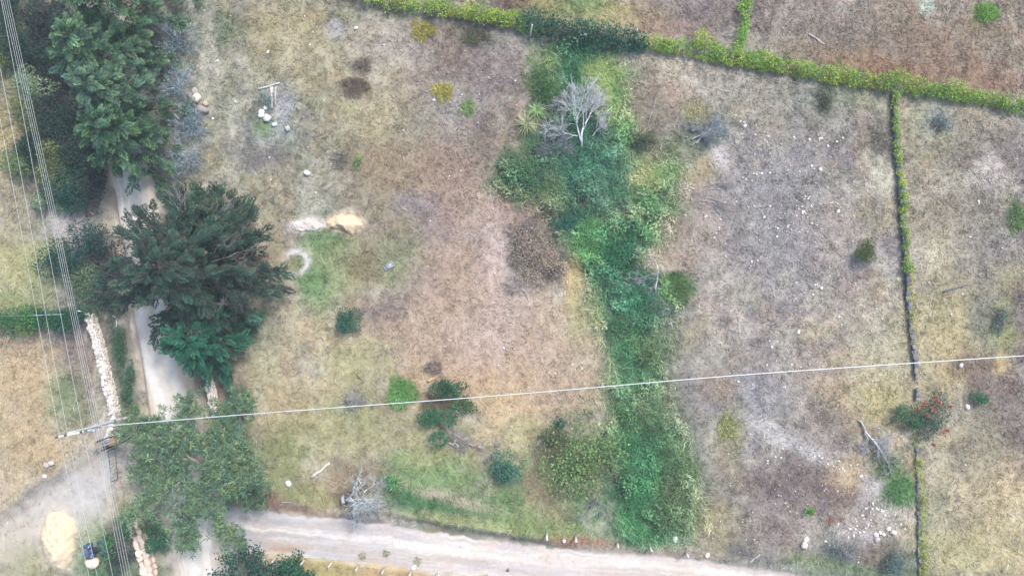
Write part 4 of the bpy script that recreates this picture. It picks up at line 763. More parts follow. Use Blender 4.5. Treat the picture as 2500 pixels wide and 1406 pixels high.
# ------------------------------------------------------------------ shrubs left of the road
DK = [(40,66,64), (52,82,70), (36,54,64), (66,88,74)]; DKB = [(56,66,66), (44,60,66), (80,80,76)]; TE = [(36,80,72), (52,98,84), (30,64,68)]; OLV = [(108,122,82), (136,142,96), (86,106,74)]; PALE = [(128,152,122), (104,132,104), (150,166,134)]
for a in [
 (40,110,48,2.2,DK,'dark shrub under the wires in the top left corner',1,62),
 (22,20,44,1.8,DK,'dark green shrub in the very top left corner',31,44),
 (18,150,30,1.4,OLV,'light olive shrub at the left edge near the top',32,30),
 (190,60,50,2.2,DK,'dark shrub tucked between the topmost conifer and its brownish neighbour',33,60),
 (110,40,62,2.6,DKB,'dark brownish shrub against the topmost conifer',2,58),
 (150,135,60,2.2,DK,'dark shrub left of the second conifer',3,50),
 (72,200,46,2.0,PALE,'pale grey-green bush under the bundle of lower wires',4,34),
 (128,215,40,1.8,DKB,'dark shadowy shrub right of the pale grey-green bush',5,44),
 (60,275,50,1.8,OLV,'olive shrub below the pale grey-green bush',6,38),
 (150,300,60,2.2,DK,'dark shrub left of the conifer level with the boulders',7,50),
 (80,345,46,1.9,DK,'dark green shrub under the bundle, halfway down the thicket',8,40),
 (130,395,50,2.0,OLV,'olive-brown shrub in the lower thicket',9,40),
 (188,390,44,2.0,DK,'dark shrub touching the fourth conifer on its left',10,60),
 (60,400,40,1.4,[(92,124,84), (120,142,92)],'light green shrub at the thicket edge, third wire above it',11,36),
 (188,478,46,1.6,TE,'dark teal shrub at the bottom of the thicket by the road',12,44),
 (120,470,46,1.2,PALE,'pale greyish shrub at the bottom of the thicket',13,36),
 (232,400,20,1.4,DKB,'dark narrow shrub at the road edge in the thicket',14,90),
 (168,628,44,1.6,TE,'teal shrub under the wires left of the largest conifer',15,34),
 (212,612,34,1.7,TE,'dark teal shrub at the road ditch left of the largest conifer',16,36),
 (205,690,58,1.4,[(96,118,92), (66,98,80), (120,136,108)],'grey-green shrub below the two teal shrubs',17,44),
 (262,735,44,1.2,[(88,106,90), (66,90,78)],'greyish shrub above the end of the long stone wall',18,30),
 (262,660,30,1.6,DKB,'dark brown shrub in the ditch left of the largest conifer',19,60),
 (30,785,46,1.4,[(40,98,66), (66,128,72)],'green shrub on the rail fence at the left edge',20,26),
 (82,775,34,1.3,[(60,108,76), (120,148,60)],'yellow-green shrub on the rail fence, second from the left edge',21,24),
 (132,772,36,1.3,[(36,92,70), (60,116,78)],'green shrub on the rail fence, third from the left edge',22,28),
 (182,768,36,1.4,[(34,84,68), (52,104,76)],'dark green shrub on the rail fence nearest the stone wall',23,28),
]:
    shrub(a[0], a[1], a[2]*1.35, a[3]*1.2, a[4], a[5], 1000+a[6], ry=a[7]*1.35, leaf=.19, dens=.95, twigs=3, twigpal=[(112,112,116), (90,92,98)])
DITCHP = [(48,92,72), (66,108,76), (92,122,92)]
shrub(297, 850, 17, .8, DITCHP, 'bushy green growth in the ditch beside the upper stone wall', 1101, ry=60, leaf=.16, dens=.8)
shrub(312, 935, 20, .8, DITCHP, 'dark green growth in the ditch above the wooden gate', 1102, ry=50, leaf=.16, dens=.8)
shrub(322, 1003, 22, .8, [(88,122,86), (112,140,92)], 'lighter green shrub at the foot of the utility pole', 1103, ry=20, leaf=.16, dens=.8)
shrub(568, 962, 24, .9, [(52,92,84), (74,110,92)], 'small dark shrub right of the short stone wall', 1104, ry=24, leaf=.15, dens=.7)
shrub(385, 1312, 44, 1.7, [(36,92,76), (60,116,84), (88,130,92)], 'dark green shrub at the road edge below the airy tree', 1105, ry=44, leaf=.2, dens=.8)
shrub(318, 1300, 34, 1.5, [(60,100,80), (84,122,84)], 'green shrub left of the boulder-topped wall', 1106, ry=36, leaf=.2, dens=.6)
shrub(295, 1355, 40, .9, DKB, 'dark twiggy shrub left of the boulder wall at the bottom edge', 1107, ry=44, leaf=.13, dens=.35, twigs=8)
shrub(262, 1330, 24, 1.0, [(64,118,76), (92,138,88)], 'small green shrub right of the blue quad bike', 1108, ry=40, leaf=.18, dens=.6)
# dead brush at the conifers' right side
for i, (a, lab) in enumerate([((440, 375, 60), 'grey dead brush at the foot of the fourth conifer'), ((462, 300, 44), 'blue-grey dead brush below the round boulders'), ((425, 95, 60), 'dusty grey brush right of the topmost conifer'), ((430, 205, 44), 'dusty grey brush left of the round boulders')]):
    shrub(a[0], a[1], a[2], 1.5, [(124,144,152), (100,128,130), (146,158,164)], lab, 1150+i, leaf=.15, dens=.3, twigs=22, twigpal=[(190,200,212), (150,162,178)], name='dead_brush', cat='brush', ry=a[2]*1.1)
# ------------------------------------------------------------------ shrubs and clumps in the fields
shrub(842, 787, 34, 1.5, [(34,82,68), (52,104,84), (96,136,112)], 'single round dark green bush in the left field', 1201, leaf=.14, dens=1.3, lobes=14)
shrub(2115, 613, 32, 1.1, [(66,88,48), (92,108,60), (110,112,66)], 'round olive-green bush left of the right-hand hedge', 1202, ry=30, leaf=.14, dens=1.1, lobes=12)
shrub(1094, 938, 42, 1.7, [(38,86,66), (66,112,80)], 'dark leafy shrub just above the white cable', 1203, ry=36, leaf=.19, dens=.85)
shrub(1128, 988, 42, 1.2, [(52,92,64), (92,126,80)], 'loose green shrub just below the white cable', 1204, ry=32, leaf=.17, dens=.6)
shrub(1066, 1032, 54, 1.6, [(42,98,72), (70,122,84)], 'leafy dark green shrub above the twig pile', 1205, ry=40, leaf=.19, dens=.85)
shrub(1240, 1145, 54, 1.7, [(36,92,82), (58,112,96), (92,134,112)], 'blue-green shrub left of the yellow-leaved bramble', 1206, ry=40, leaf=.17, dens=.85)
shrub(1408, 1122, 106, 2.1, [(142,164,104), (124,152,94), (98,134,90), (52,84,70)], 'large bramble thicket with yellow-green leaves', 1207, ry=94, leaf=.26, dens=.85, lobes=40, wts=[3, 3, 2, 2.2], twigs=8, name='bramble_thicket')
shrub(1060, 985, 50, .6, [(140,120,104), (120,104,92), (112,116,88)], 'brown dead growth between the cable shrubs', 1240, ry=34, leaf=.13, dens=.45, twigs=14)
shrub(1350, 1070, 56, 1.2, [(96,116,84), (128,122,92), (74,104,84)], 'mixed green and brown bush at the bramble\'s top left', 1208, ry=36, leaf=.17, dens=.55, twigs=6)
shrub(1370, 1035, 16, .8, [(44,96,86), (60,108,92)], 'small blue-green bush above the bramble thicket', 1209, ry=18, leaf=.15, dens=.9)
shrub(1600, 1080, 70, .9, [(84,124,84), (104,134,92), (66,108,86)], 'low green bush right of the bramble, across the gully', 1210, ry=60, leaf=.17, dens=.5)
shrub(1655, 1200, 60, .9, [(100,128,88), (84,116,82), (124,138,100)], 'greyish olive bush at the gully\'s lower right edge', 1211, ry=80, leaf=.16, dens=.5, twigs=8)
shrub(1288, 588, 82, .9, [(172,154,140), (144,146,118), (190,166,150), (140,132,132)], 'brownish dry bush left of the gully bend', 1212, ry=70, leaf=.16, dens=.6, twigs=24, twigpal=[(140,132,134), (112,104,106)])
shrub(1332, 652, 58, .8, [(166,150,138), (144,146,122), (186,164,148)], 'brown dry bush below its brownish twin by the gully', 1213, ry=44, leaf=.16, dens=.6, twigs=20, twigpal=[(140,132,134), (112,104,106)])
shrub(1275, 425, 60, 1.0, [(56,104,72), (80,124,80), (92,128,110)], 'dark green shrub at the gully\'s left bulge', 1214, ry=46, leaf=.18, dens=.6)
shrub(1360, 360, 60, .9, [(110,120,124), (90,110,108), (130,138,142)], 'grey twiggy shrub below the dead tree in the gully', 1215, ry=36, leaf=.12, dens=.35, twigs=26, twigpal=[(168,166,178), (140,140,152)])
shrub(1330, 215, 42, 1.1, [(70,112,66), (104,132,80), (50,96,66)], 'green shrub above the two yuccas', 1216, ry=44, leaf=.18, dens=.55)
shrub(1575, 352, 26, .9, [(72,90,76), (84,100,84)], 'dark grey-green bush right of the gully\'s grass', 1217, ry=28, leaf=.12, dens=.9)
shrub(1390, 535, 40, .8, [(44,96,84), (70,118,100)], 'dark blue-green shrub in the gully bend', 1218, ry=30, leaf=.17, dens=.7)
shrub(2205, 1012, 40, 1.4, [(34,88,66), (52,106,74), (96,134,100)], 'dark green bush left of the orange-flowered shrub', 1219, ry=34, leaf=.15, dens=.85)
shrub(2395, 968, 20, .9, [(44,104,72), (72,124,84)], 'small dark green bush right of the orange-flowered shrub', 1220, ry=20, leaf=.14, dens=.9)
shrub(2190, 1375, 40, 1.0, [(88,118,116), (66,102,96), (130,150,150)], 'blue-grey shrub at the bottom edge near the corner hedge', 1221, ry=36, leaf=.15, dens=.5, twigs=8)
shrub(1975, 1250, 0.1+12, .5, [(104,156,84), (132,172,96)], 'tiny bright green sapling in the lower right field', 1222, ry=14, leaf=.17, dens=.7, lobes=4)
shrub(872, 395, 14, .6, [(140,164,104), (112,148,92)], 'small pale green sapling in the upper left field', 1223, ry=14, leaf=.18, dens=.7, lobes=5)
shrub(2445, 780, 26, .6, [(112,124,120), (92,108,100)], 'grey-green low bush at the right edge', 1224, ry=40, leaf=.13, dens=.5, twigs=8)
shrub(2008, 245, 24, .6, [(104,112,92), (84,96,80)], 'grey-green low bush below the long hedge on the right', 1225, ry=26, leaf=.12, dens=.5, twigs=6)
shrub(2300, 300, 26, .5, [(124,140,146), (104,122,124)], 'blue-grey low bush right of the corner of the hedges', 1226, ry=20, leaf=.12, dens=.45, twigs=10)
shrub(1165, 92, 46, .5, [(96,104,84), (120,118,96), (84,92,70)], 'dark low weeds below the long hedge near the white post', 1227, ry=18, leaf=.12, dens=.6)
shrub(955, 1180, 0.1+26, .9, [(60,130,84), (96,152,104)], 'bright green bush beside the pale dead tree', 1228, ry=22, leaf=.2, dens=.7)
shrub(2060, 1345, 46, .7, [(120,126,124), (100,112,108)], 'grey twiggy bush at the bottom of the right field', 1229, ry=18, leaf=.12, dens=.35, twigs=16, twigpal=[(170,172,176), (130,134,140)])
for (px, py, r, ry_, h, pal, lab, sd) in [
 (1540, 1010, 44, 36, 1.2, [(52,100,72), (76,122,84), (104,138,92)], 'dark shrub in the gully just below the white cable', 1251), (1525, 1185, 40, 46, 1.3, [(48,104,72), (72,124,82)], 'dark green shrub in the gully right of the bramble', 1252),
 (1610, 1275, 46, 36, 1.1, [(84,112,78), (112,128,92), (64,98,72)], 'olive shrub at the gully\'s foot', 1253), (1505, 790, 34, 36, 1.0, [(64,112,80), (92,130,92)], 'shrub at the gully\'s left side above the cable', 1254),
 (1585, 870, 36, 40, .9, [(96,120,84), (124,134,98), (76,108,78)], 'olive weedy shrub at the gully\'s right side above the cable', 1255), (1440, 470, 46, 40, 1.0, [(92,126,110), (70,110,92), (120,144,128)], 'grey-green shrub in the gully below the dead tree', 1256),
 (1530, 640, 40, 44, 1.1, [(40,98,70), (62,118,82)], 'dark leafy shrub in the narrow middle of the gully', 1257)]:
    shrub(px, py, r, h, pal, lab, sd, ry=ry_, leaf=.19, dens=.6, twigs=4, lobes=12)
def flower_shrub():
    t = shrub(2276, 1028, 56, 1.5, [(56,92,76), (78,110,92), (96,104,84)], 'shrub with bright orange flower clusters on its right side', 1230, ry=68, leaf=.15, dens=.55, name='flowering_shrub')
    rr = np.random.default_rng(5); b = np.array(t.location)
    for (fx, fy, fr) in ((2255, 985, 12), (2288, 983, 11), (2318, 992, 10), (2278, 1000, 7), (2262, 1012, 6), (2298, 1055, 12), (2310, 1050, 8), (2278, 1085, 7), (2280, 968, 6), (2240, 1000, 6)):
        p = W(fx, fy, 1.2)-b; n = 70; d = rand_unit(n, rr); d[:, 2] = np.abs(d[:, 2]); r0 = fr/S
        mb = MB(); add_leaves(mb, p+d*np.array([r0, r0, r0*.5])*rr.random((n, 1))+np.array([0, 0, .1]), rand_unit(n, rr), d, .16, .08, pick([(166,104,84), (148,88,72), (178,124,104)], n, rr, .15)); mb.build('flower_cluster', M['leaf'], t)
flower_shrub()
GC = 'grass clumps standing in the fields'
for (px, py, r, h, pal, lab, ry) in [
 (982, 957, 34, .7, [(84,132,76), (112,152,88)], 'rounded green grass clump left of the cable shrubs', 36),
 (1032, 76, 26, .6, [(150,150,78), (166,152,90)], 'yellowish grass clump near the top hedge', 22),
 (1080, 225, 24, .4, [(178,170,84), (160,156,80)], 'bright yellow weed patch in the upper left field', 22),
 (1142, 264, 16, .5, [(112,146,86), (140,160,96)], 'small green grass clump beside the yellow weed patch', 18),
 (1652, 706, 34, .5, [(84,114,72), (100,126,82)], 'large rounded green grass clump at the gully\'s right edge', 44),
 (2192, 1196, 28, .35, [(92,130,84), (112,144,96)], 'bright green round grass clump by the lower right hedge', 30),
 (2172, 1142, 26, .4, [(120,142,96), (104,130,88)], 'dull green grass clump above the bright round one', 22),
 (2408, 32, 26, .5, [(112,150,76), (140,166,92)], 'bright green grass clump in the top right field', 20),
 (2484, 535, 20, .5, [(104,130,80), (120,142,92)], 'green grass clump at the right edge', 34),
 (868, 213, 30, .4, [(132,120,106), (116,106,98)], 'dark brown tussock, larger of two, in the upper left field', 22),
 (884, 162, 20, .4, [(134,122,112), (116,108,102)], 'dark brown tussock, smaller of two, in the upper left field', 20),
 (830, 390, 20, .4, [(134,130,118), (120,120,110)], 'dark grey tussock beside the pale sapling', 20),
 (1060, 898, 18, .6, [(116,106,106), (136,124,118)], 'dark dead tussock above the cable shrubs', 14),
 (2150, 345, 26, .4, [(150,142,128), (118,112,104)], 'grey straw tussock at the left of the right-hand hedge', 24),
 (2025, 1270, 8, .3, [(176,116,90), (160,104,84)], 'small rust-red tuft in the lower right field', 9),
 (1775, 1040, 22, .4, [(136,148,92), (160,158,104)], 'olive grass clump on the grey bare soil', 30),
]:
    grass_clump(px, py, r, h, pal, lab, px, n=int(900*(r/26)**2), ry=ry, group=GC)
WT = 'weed tufts on the side road'
for (px, py, r, lab) in [(884, 1358, 7, 'small green weed tuft on the road above the fence'), (1018, 1371, 9, 'low weed tuft on the side road\'s lower half'), (943, 1352, 7, 'greyish weed tuft on the side road'), (1505, 1318, 12, 'yellow-green weed tuft at the gully\'s foot'), (1582, 1314, 12, 'bright yellow-green weed right of the gully\'s foot'), (1700, 1326, 10, 'yellowish weed at the road verge near the cream stone')]:
    grass_clump(px, py, r, .3, [(116,126,98), (132,138,108)], lab, px+7, n=90, group=WT, name='weed_tuft', cat='weed')
sword_plant(1310, 275, 34, 1.0, [(132,166,112), (104,150,100), (176,190,140)], 'upper right of two spiky yuccas by the gully', 1301, 80, wid=.085)
sword_plant(1284, 304, 36, 1.0, [(168,176,132), (150,160,116), (188,186,150)], 'lower left, yellower of two spiky yuccas by the gully', 1302, 80, wid=.085)
sword_plant(968, 1176, 30, .7, [(120,164,104), (176,194,140), (96,148,96)], 'spiky green fern-like plant beside the pale dead tree', 1303, 60, name='fern_plant', wid=.07)

# ================================================================== HEDGES
HY = [(156,176,70), (124,164,72), (96,146,72), (178,184,88), (84,128,64)]; HD = [(36,84,72), (52,100,80), (28,68,64), (70,112,88)]
def hedge(name, label, path, hw, h, pal, seed, leaf=.17, dens=1.0, wts=None, gap=0.0, stemn=1.2):
    rr = np.random.default_rng(seed); pts = smooth_pts(resample(P2(path, h*.7), .1), 12); tg = nrmz(np.gradient(pts, axis=0)); nn = np.stack([-tg[:, 1], tg[:, 0]], 1)
    base = np.array([*pts[len(pts)//2], float(terr(*pts[len(pts)//2]))]); t = thing(name, label, 'hedge', base)
    hw = hw/S; length = len(pts)*.1; n = int(dens*length*hw*2*2.2/(leaf*leaf*.5)*1.5)
    # clumps along the row
    nc = max(4, int(length/.22)); ci = np.clip(np.linspace(0, len(pts)-1, nc)+rr.normal(0, 1.5, nc), 0, len(pts)-1).astype(int); vv = .55+.9*fbm(pts[ci, 0], pts[ci, 1], 1.6, seed+3, 2); coff = rr.normal(0, hw*.38, nc)*vv+hw*.5*(fbm(pts[ci, 0], pts[ci, 1], 2.5, seed+9, 2)-.5); cr = rr.uniform(.5, 1.15, nc)*hw*.95*vv; ch = h*rr.uniform(.65, 1.15, nc)*(.6+.4*vv); ccol = pick(pal, nc, rr, .10, wts)
    sm = fbm(pts[ci, 0], pts[ci, 1], 3.0, seed); 
    if gap > 0: keepc = sm > gap; ci, coff, cr, ch, ccol = ci[keepc], coff[keepc], cr[keepc], ch[keepc], ccol[keepc]; nc = len(ci); n = int(n*keepc.mean())
    k = rr.choice(nc, n, p=cr**2/np.sum(cr**2)); d = rand_unit(n, rr); d[:, 2] = np.abs(d[:, 2])*.9-.15
    c2 = pts[ci[k]]+nn[ci[k]]*coff[k][:, None]; s = rr.uniform(.6, 1.05, n)
    x = c2[:, 0]+d[:, 0]*cr[k]*s; y = c2[:, 1]+d[:, 1]*cr[k]*s; z = terr(x, y)+np.clip(ch[k]*(.55+.45*d[:, 2]*s)+rr.normal(0, .04, n), .05, None)
    C = .45*pick(pal, n, rr, .2, wts)+.55*ccol[k]*np.exp(rr.normal(0, .2, (n, 1)))
    A = nrmz(d*.7+rand_unit(n, rr)*.8); N = nrmz(d*.5+rand_unit(n, rr)*.5+np.array([0, 0, .7])); L = rr.uniform(.7, 1.3, n)*leaf
    mb = MB(); add_leaves(mb, np.stack([x, y, z], 1), A, N, L, L*.55, np.clip(C, .004, .9)); mb.build('foliage', M['leaf'], t, off=base)
    ms = MB(); ns = int(length*stemn*2); i = ci[rr.integers(0, nc, ns)]; off = rr.normal(0, hw*.3, ns); p = pts[i]+nn[i]*off[:, None]; z0 = terr(p[:, 0], p[:, 1])
    a = np.stack([p[:, 0], p[:, 1], z0-.05], 1); b = a+np.stack([rr.normal(0, .12, ns), rr.normal(0, .12, ns), np.full(ns, h*.85)], 1)
    add_tubes(ms, a, b, .03, .015, alb((104,92,80)), 4); ms.build('stems', M['bark'], t, off=base)
    return t
hedge('hedge', 'long yellow-green hedge along the top left field', [(840, -34), (930, -6), (1000, 8), (1130, 21), (1210, 33), (1285, 48)], 16, 1.3, HY, 1401)
hedge('hedge', 'thin yellow lower row in front of the top left hedge', [(1090, 30), (1180, 46), (1250, 64), (1330, 78)], 6, .6, [(186,186,84), (150,172,76)], 1402, leaf=.14)
hedge('hedge', 'dark green stretch of the long hedge above the gully', [(1275, 48), (1340, 56), (1420, 70), (1500, 86), (1570, 97)], 23, 1.6, HD, 1403, leaf=.2, dens=1.1)
hedge('hedge', 'dark green lower row in front of the dark hedge', [(1340, 84), (1400, 96), (1450, 104), (1530, 110), (1580, 115)], 11, .9, HD, 1404, leaf=.18)
hedge('hedge', 'long yellow-green hedge running to the right edge', [(1555, 95), (1650, 107), (1750, 121), (1850, 141), (2000, 170), (2100, 187), (2200, 202), (2350, 224), (2500, 248), (2640, 272)], 16, 1.3, HY, 1405)
hedge('hedge', 'thin yellow lower row in front of the right-hand long hedge', [(1565, 112), (1640, 126), (1740, 146), (1830, 161), (1950, 180), (2060, 198), (2170, 213)], 7, .6, [(186,186,84), (150,172,76), (112,152,72)], 1406, leaf=.14)
hedge('hedge', 'thin lower row right of the hedge corner', [(2215, 222), (2300, 232), (2420, 252), (2520, 270), (2640, 292)], 9, .7, HY, 1407, leaf=.15)
hedge('hedge', 'short upright hedge at the top edge dividing two fields', [(1824, -40), (1821, 30), (1816, 75), (1809, 128)], 12, 1.1, [(132,172,72), (100,156,72), (156,182,80)], 1408)
hedge('hedge', 'upright hedge dividing the right field from the far right one', [(2190, 222), (2189, 300), (2197, 380), (2205, 450), (2211, 540), (2222, 660)], 8.5, .9, [(132,164,78), (176,182,78), (104,146,80)], 1409, leaf=.15)
hedge('hedge', 'sparse yellowing end of the upright right hedge', [(2222, 660), (2227, 720), (2231, 800), (2236, 850)], 8, .6, [(176,174,96), (132,150,90), (196,170,96)], 1410, leaf=.13, dens=.5, gap=.35)
hedge('hedge', 'patchy yellow hedge row at the lower right', [(2244, 1060), (2247, 1140), (2250, 1240), (2256, 1340), (2258, 1440)], 8, .6, [(178,176,80), (146,160,84), (124,140,90)], 1411, leaf=.14, dens=.6, gap=.42)

# ================================================================== WALLS
PALW = [(240,230,220), (228,220,212), (246,238,228), (212,204,198)]
stone_wall('long pale dry-stone wall left of the road', WALL_L, .55, 1.0, .30, PALW, 3, core=(228,220,210))
stone_wall('short pale stone wall right of the road under the conifer', P2([(505, 890), (513, 925), (524, 970), (534, 1015), (541, 1050)]), .6, .8, .30, PALW, 4, core=(224,212,198))
stone_wall('pale boulder-topped wall at the bottom left of the road', P2([(332, 1262), (344, 1300), (358, 1345), (368, 1380), (376, 1430), (382, 1480)]), .95, .9, .62, [(236,212,192), (226,204,190), (214,196,184)], 5, core=(196,180,166))
stone_wall('low dark grey wall along the left of the upright hedge', P2([(2180, 226), (2181, 300), (2188, 380), (2195, 460), (2202, 560), (2213, 690), (2220, 790), (2230, 870), (2237, 925)]), .40, .35, .46, [(122,124,130), (140,140,142), (108,112,118), (150,146,138)], 6, top_only=True, name='low_stone_wall', core=(96,98,102))
stone_wall('short piece of low dark wall beside the orange-flowered shrub', P2([(2237, 950), (2238, 985)]), .40, .35, .46, [(122,124,130), (140,140,142)], 7, top_only=True, name='low_stone_wall', core=(96,98,102))
stone_wall('low dark wall remains beside the patchy yellow hedge', P2([(2236, 1085), (2238, 1160), (2240, 1240), (2242, 1330), (2245, 1430)]), .30, .2, .46, [(132,132,134), (150,146,142)], 8, top_only=True, name='low_stone_wall', core=(110,110,112))

# ================================================================== POSTS, FENCES, GATE
def rod(label, bx, by, tx, ty, h, r, colr, name, cat, group=None, zb=0.0, m='metal', k=6):
    b = G(bx, by, zb); top = W(tx, ty, h); top[2] = b[2]+h-zb
    mb = MB(); add_path(mb, [[0, 0, -.1], (top-b)*.5, top-b], [r, r*.95, r*.9], alb(colr), k)
    if m == 'concrete': add_path(mb, [(top-b)*.985, (top-b)*1.0, (top-b)*1.02], [r*.9, r*.85, r*.3], alb(colr), k)
    o = mb.build(name, M[m], None); o.location = b; return tag(o, label, cat, group)
gi = 'iron rods on the stone wall'
for (a, lab) in [((237, 818, 212, 822), 'topmost thin iron rod sticking up from the long stone wall'), ((251, 873, 225, 878), 'second iron rod from the top of the long stone wall'), ((268, 940, 242, 946), 'third iron rod from the top of the long stone wall'), ((286, 1008, 258, 1018), 'lowest iron rod on the long stone wall, above the pole'), ((358, 1360, 338, 1374), 'thin iron rod on the boulder-topped wall')]:
    rod(lab, *a, 2.2, .03, (70,66,70), 'iron_rod', 'rod', gi, zb=.7)
rod('white pipe post at the upper end of the long stone wall', 220, 763, 190, 759, 1.6, .06, (224,230,236), 'pipe_post', 'post', m='concrete')
rod('tall white post in front of the long hedge above the gully', 1294, 95, 1299, 60, 2.4, .075, (226,228,228), 'white_post', 'post', m='concrete')
rod('white post top showing behind the dark hedge', 1556, 84, 1556, 72, 1.9, .08, (226,228,228), 'white_post', 'post', m='concrete')
rod('broken grey post in the dark hedge\'s lower row', 1553, 106, 1555, 92, 1.2, .09, (150,146,146), 'grey_post', 'post', m='timber')
rod('pale post leaning over the long hedge at the right edge', 2469, 268, 2479, 246, 1.5, .06, (206,206,206), 'pale_post', 'post', m='timber')
gp = 'short white posts along the side road'
for (a, lab) in [((1334, 1301, 1336, 1318), 'leftmost short white post along the side road\'s upper edge'), ((1405, 1309, 1407, 1322), 'second short white post along the side road'), ((1507, 1326, 1510, 1336), 'third short white post along the side road'), ((1587, 1335, 1592, 1346), 'fourth short white post along the side road'), ((1675, 1348, 1680, 1358), 'rightmost short white post along the side road')]:
    rod(lab, *a, 1.3, .095, (228,230,230), 'road_post', 'post', gp, m='concrete', k=8)
def rail_fence():
    posts = [(628, 1366, 618, 1378), (677, 1358, 662, 1374), (745, 1364, 732, 1380), (812, 1369, 800, 1386), (875, 1380, 867, 1394), (939, 1386, 931, 1401), (1005, 1393, 998, 1407), (1067, 1401, 1061, 1414)]
    b0 = G(posts[0][0], posts[0][1]); t = thing('wire_fence', 'wire fence of pale wooden posts along the side road\'s lower edge', 'fence', b0); tops = []
    for bx, by, tx, ty in posts:
        b = G(bx, by); hh = 1.25; tp = W(tx, ty, hh); tp[2] = b[2]+hh; mb = MB(); add_path(mb, [b-b0-np.array([0, 0, .1]), (b+tp)/2-b0, tp-b0], [.09, .085, .075], alb((206,200,194)), 7); mb.build('post', M['timber'], t); tops.append((b, tp))
    for f in (.35, .65, .92):
        mb = MB(); add_path(mb, [b+(tp-b)*f-b0 for b, tp in tops], .010, alb((120,116,114)), 4); mb.build('fence_wire', M['metal'], t)
    mb = MB(); a = G(674, 1364, .5)-b0; b = G(719, 1363, .5)-b0; add_path(mb, [a, b], .05, alb((200,194,186)), 6); mb.build('rail', M['timber'], t)
rail_fence()
def left_fence():
    b0 = G(0, 770); t = thing('pipe_fence', 'grey pipe rail fence in the shrubs at the left edge', 'fence', b0)
    mb = MB(); add_path(mb, [G(-60, 772, 1.2)-b0, G(70, 770, 1.3)-b0, G(175, 766, 1.25)-b0], .045, alb((150,166,178)), 6); mb.build('rail', M['metal'], t)
    for px in (-30, 60, 150):
        p = G(px, 770)-b0; mb = MB(); add_path(mb, [p-np.array([0, 0, .1]), p+np.array([0, 0, 1.35])], .05, alb((130,138,146)), 6); mb.build('post', M['metal'], t)
left_fence()
def gate():
    b0 = G(290, 1072); t = thing('wooden_gate', 'weathered wooden gate frame with brown roof board at the wall\'s end', 'gate', b0)
    def beam(name, a, b, w_, h_, colr, m='timber'):
        a = a-b0; b = b-b0; d = b-a; L = np.linalg.norm(d); yaw = math.atan2(d[1], d[0]); pit = -math.asin(d[2]/L); mb = MB(); add_box(mb, (a+b)/2, (L, w_, h_), alb(colr), rotz(yaw)@roty(pit), .012); return mb.build(name, M[m], t)
    for px, py in ((264, 1068), (272, 1090), (306, 1058), (312, 1074)):
        p = G(px, py); beam('post', p, p+np.array([0, 0, 1.75]), .13, .13, (92,80,78))
    beam('beam', W(240, 1076, 1.8), W(272, 1066, 1.8), .10, .12, (74,66,70)); beam('beam', W(252, 1092, 1.8), W(302, 1072, 1.8), .12, .12, (84,74,74))
    for i in range(4): beam('plank', W(246+i*3, 1079+i*4.0, 1.72), W(276+i*3, 1071+i*4.0, 1.72), .12, .03, [(178,172,176), (150,146,154), (190,184,184), (120,112,116)][i])
    for i in range(3): beam('roof_board', W(266, 1076+i*5, 1.93), W(288+i*2, 1071+i*4.6, 1.93), .17, .03, [(176,140,112), (190,148,124), (160,124,104)][i])
    beam('plank', W(284, 1070, 1.75), W(302, 1058, 1.75), .14, .04, (196,188,184)); beam('plank', W(288, 1078, 1.5), W(306, 1066, 1.5), .12, .04, (150,144,146))
gate()
def metal_gate():
    b0 = G(276, 1098); t = thing('metal_gate', 'thin black metal gate below the wooden one', 'gate', b0)
    A = G(276, 1096); Bq = G(284, 1170)
    def bar(name, p, q, r): 
        mb = MB(); add_path(mb, [p-b0, q-b0], r, alb((52,54,60)), 5); mb.build(name, M['metal'], t)
    up = np.array([0, 0, 1.1])
    bar('frame', A+up, Bq+up, .022); bar('frame', A+up*.1, Bq+up*.1, .018); bar('post', A-up*.06, A+up*1.05, .03); bar('post', Bq-up*.06, Bq+up*1.05, .03)
    for i in range(1, 9): f = i/9; bar('bar', A*(1-f)+Bq*f+up*.1, A*(1-f)+Bq*f+up, .008)
metal_gate()

# ================================================================== TIMBER LYING ABOUT
def log(label, ax, ay, bx, by, r, colr, name='fallen_log', cat='log', z=None, m='dead', taper=.75, seed=0, bend=.06):
    rr = np.random.default_rng(seed+int(ax)); a = G(ax, ay, r*.7 if z is None else z); b = G(bx, by, r*.6 if z is None else z); n = 7; s = np.linspace(0, 1, n)[:, None]
    pts = a+(b-a)*s; L = np.linalg.norm(b-a); pts[1:-1] += rr.normal(0, bend*r*2+.01*L*bend*10, (n-2, 3))*np.array([1, 1, .3])
    o_ = MB(); add_path(o_, pts-a, np.linspace(r, r*taper, n)*(1+rr.normal(0, .06, n)), alb(colr), 8); o = o_.build(name, M[m], None, smooth_=False); o.location = a; return tag(o, label, cat)
log('white pole lying across the top of the twig and stone heap', 632, 219, 684, 204, .10, (208,208,206), 'wooden_pole', 'pole', m='timber', taper=.8)
log('thick white pole lying upright beside the twig heap', 664, 214, 664, 266, .12, (214,214,212), 'wooden_pole', 'pole', m='timber', taper=1.1)
log('thinner white stick right of the thick pole by the twig heap', 674, 213, 672, 258, .06, (214,214,206), 'wooden_stick', 'stick', m='timber')
log('split pale log lying in the grass above the dead tree', 762, 1163, 806, 1129, .15, (212,204,192), taper=.7)
log('pale broken log across the gully, left half', 1555, 470, 1582, 474, .13, (216,200,180), taper=.6)
log('pale broken log across the gully, right half', 1606, 475, 1644, 470, .10, (216,206,190), taper=.6)
log('dark charred log lying in the far right field', 2300, 713, 2360, 695, .11, (112,112,118), taper=.4)
log('pale thin log in the top right field', 1974, 83, 2012, 110, .09, (196,190,188), taper=.7)
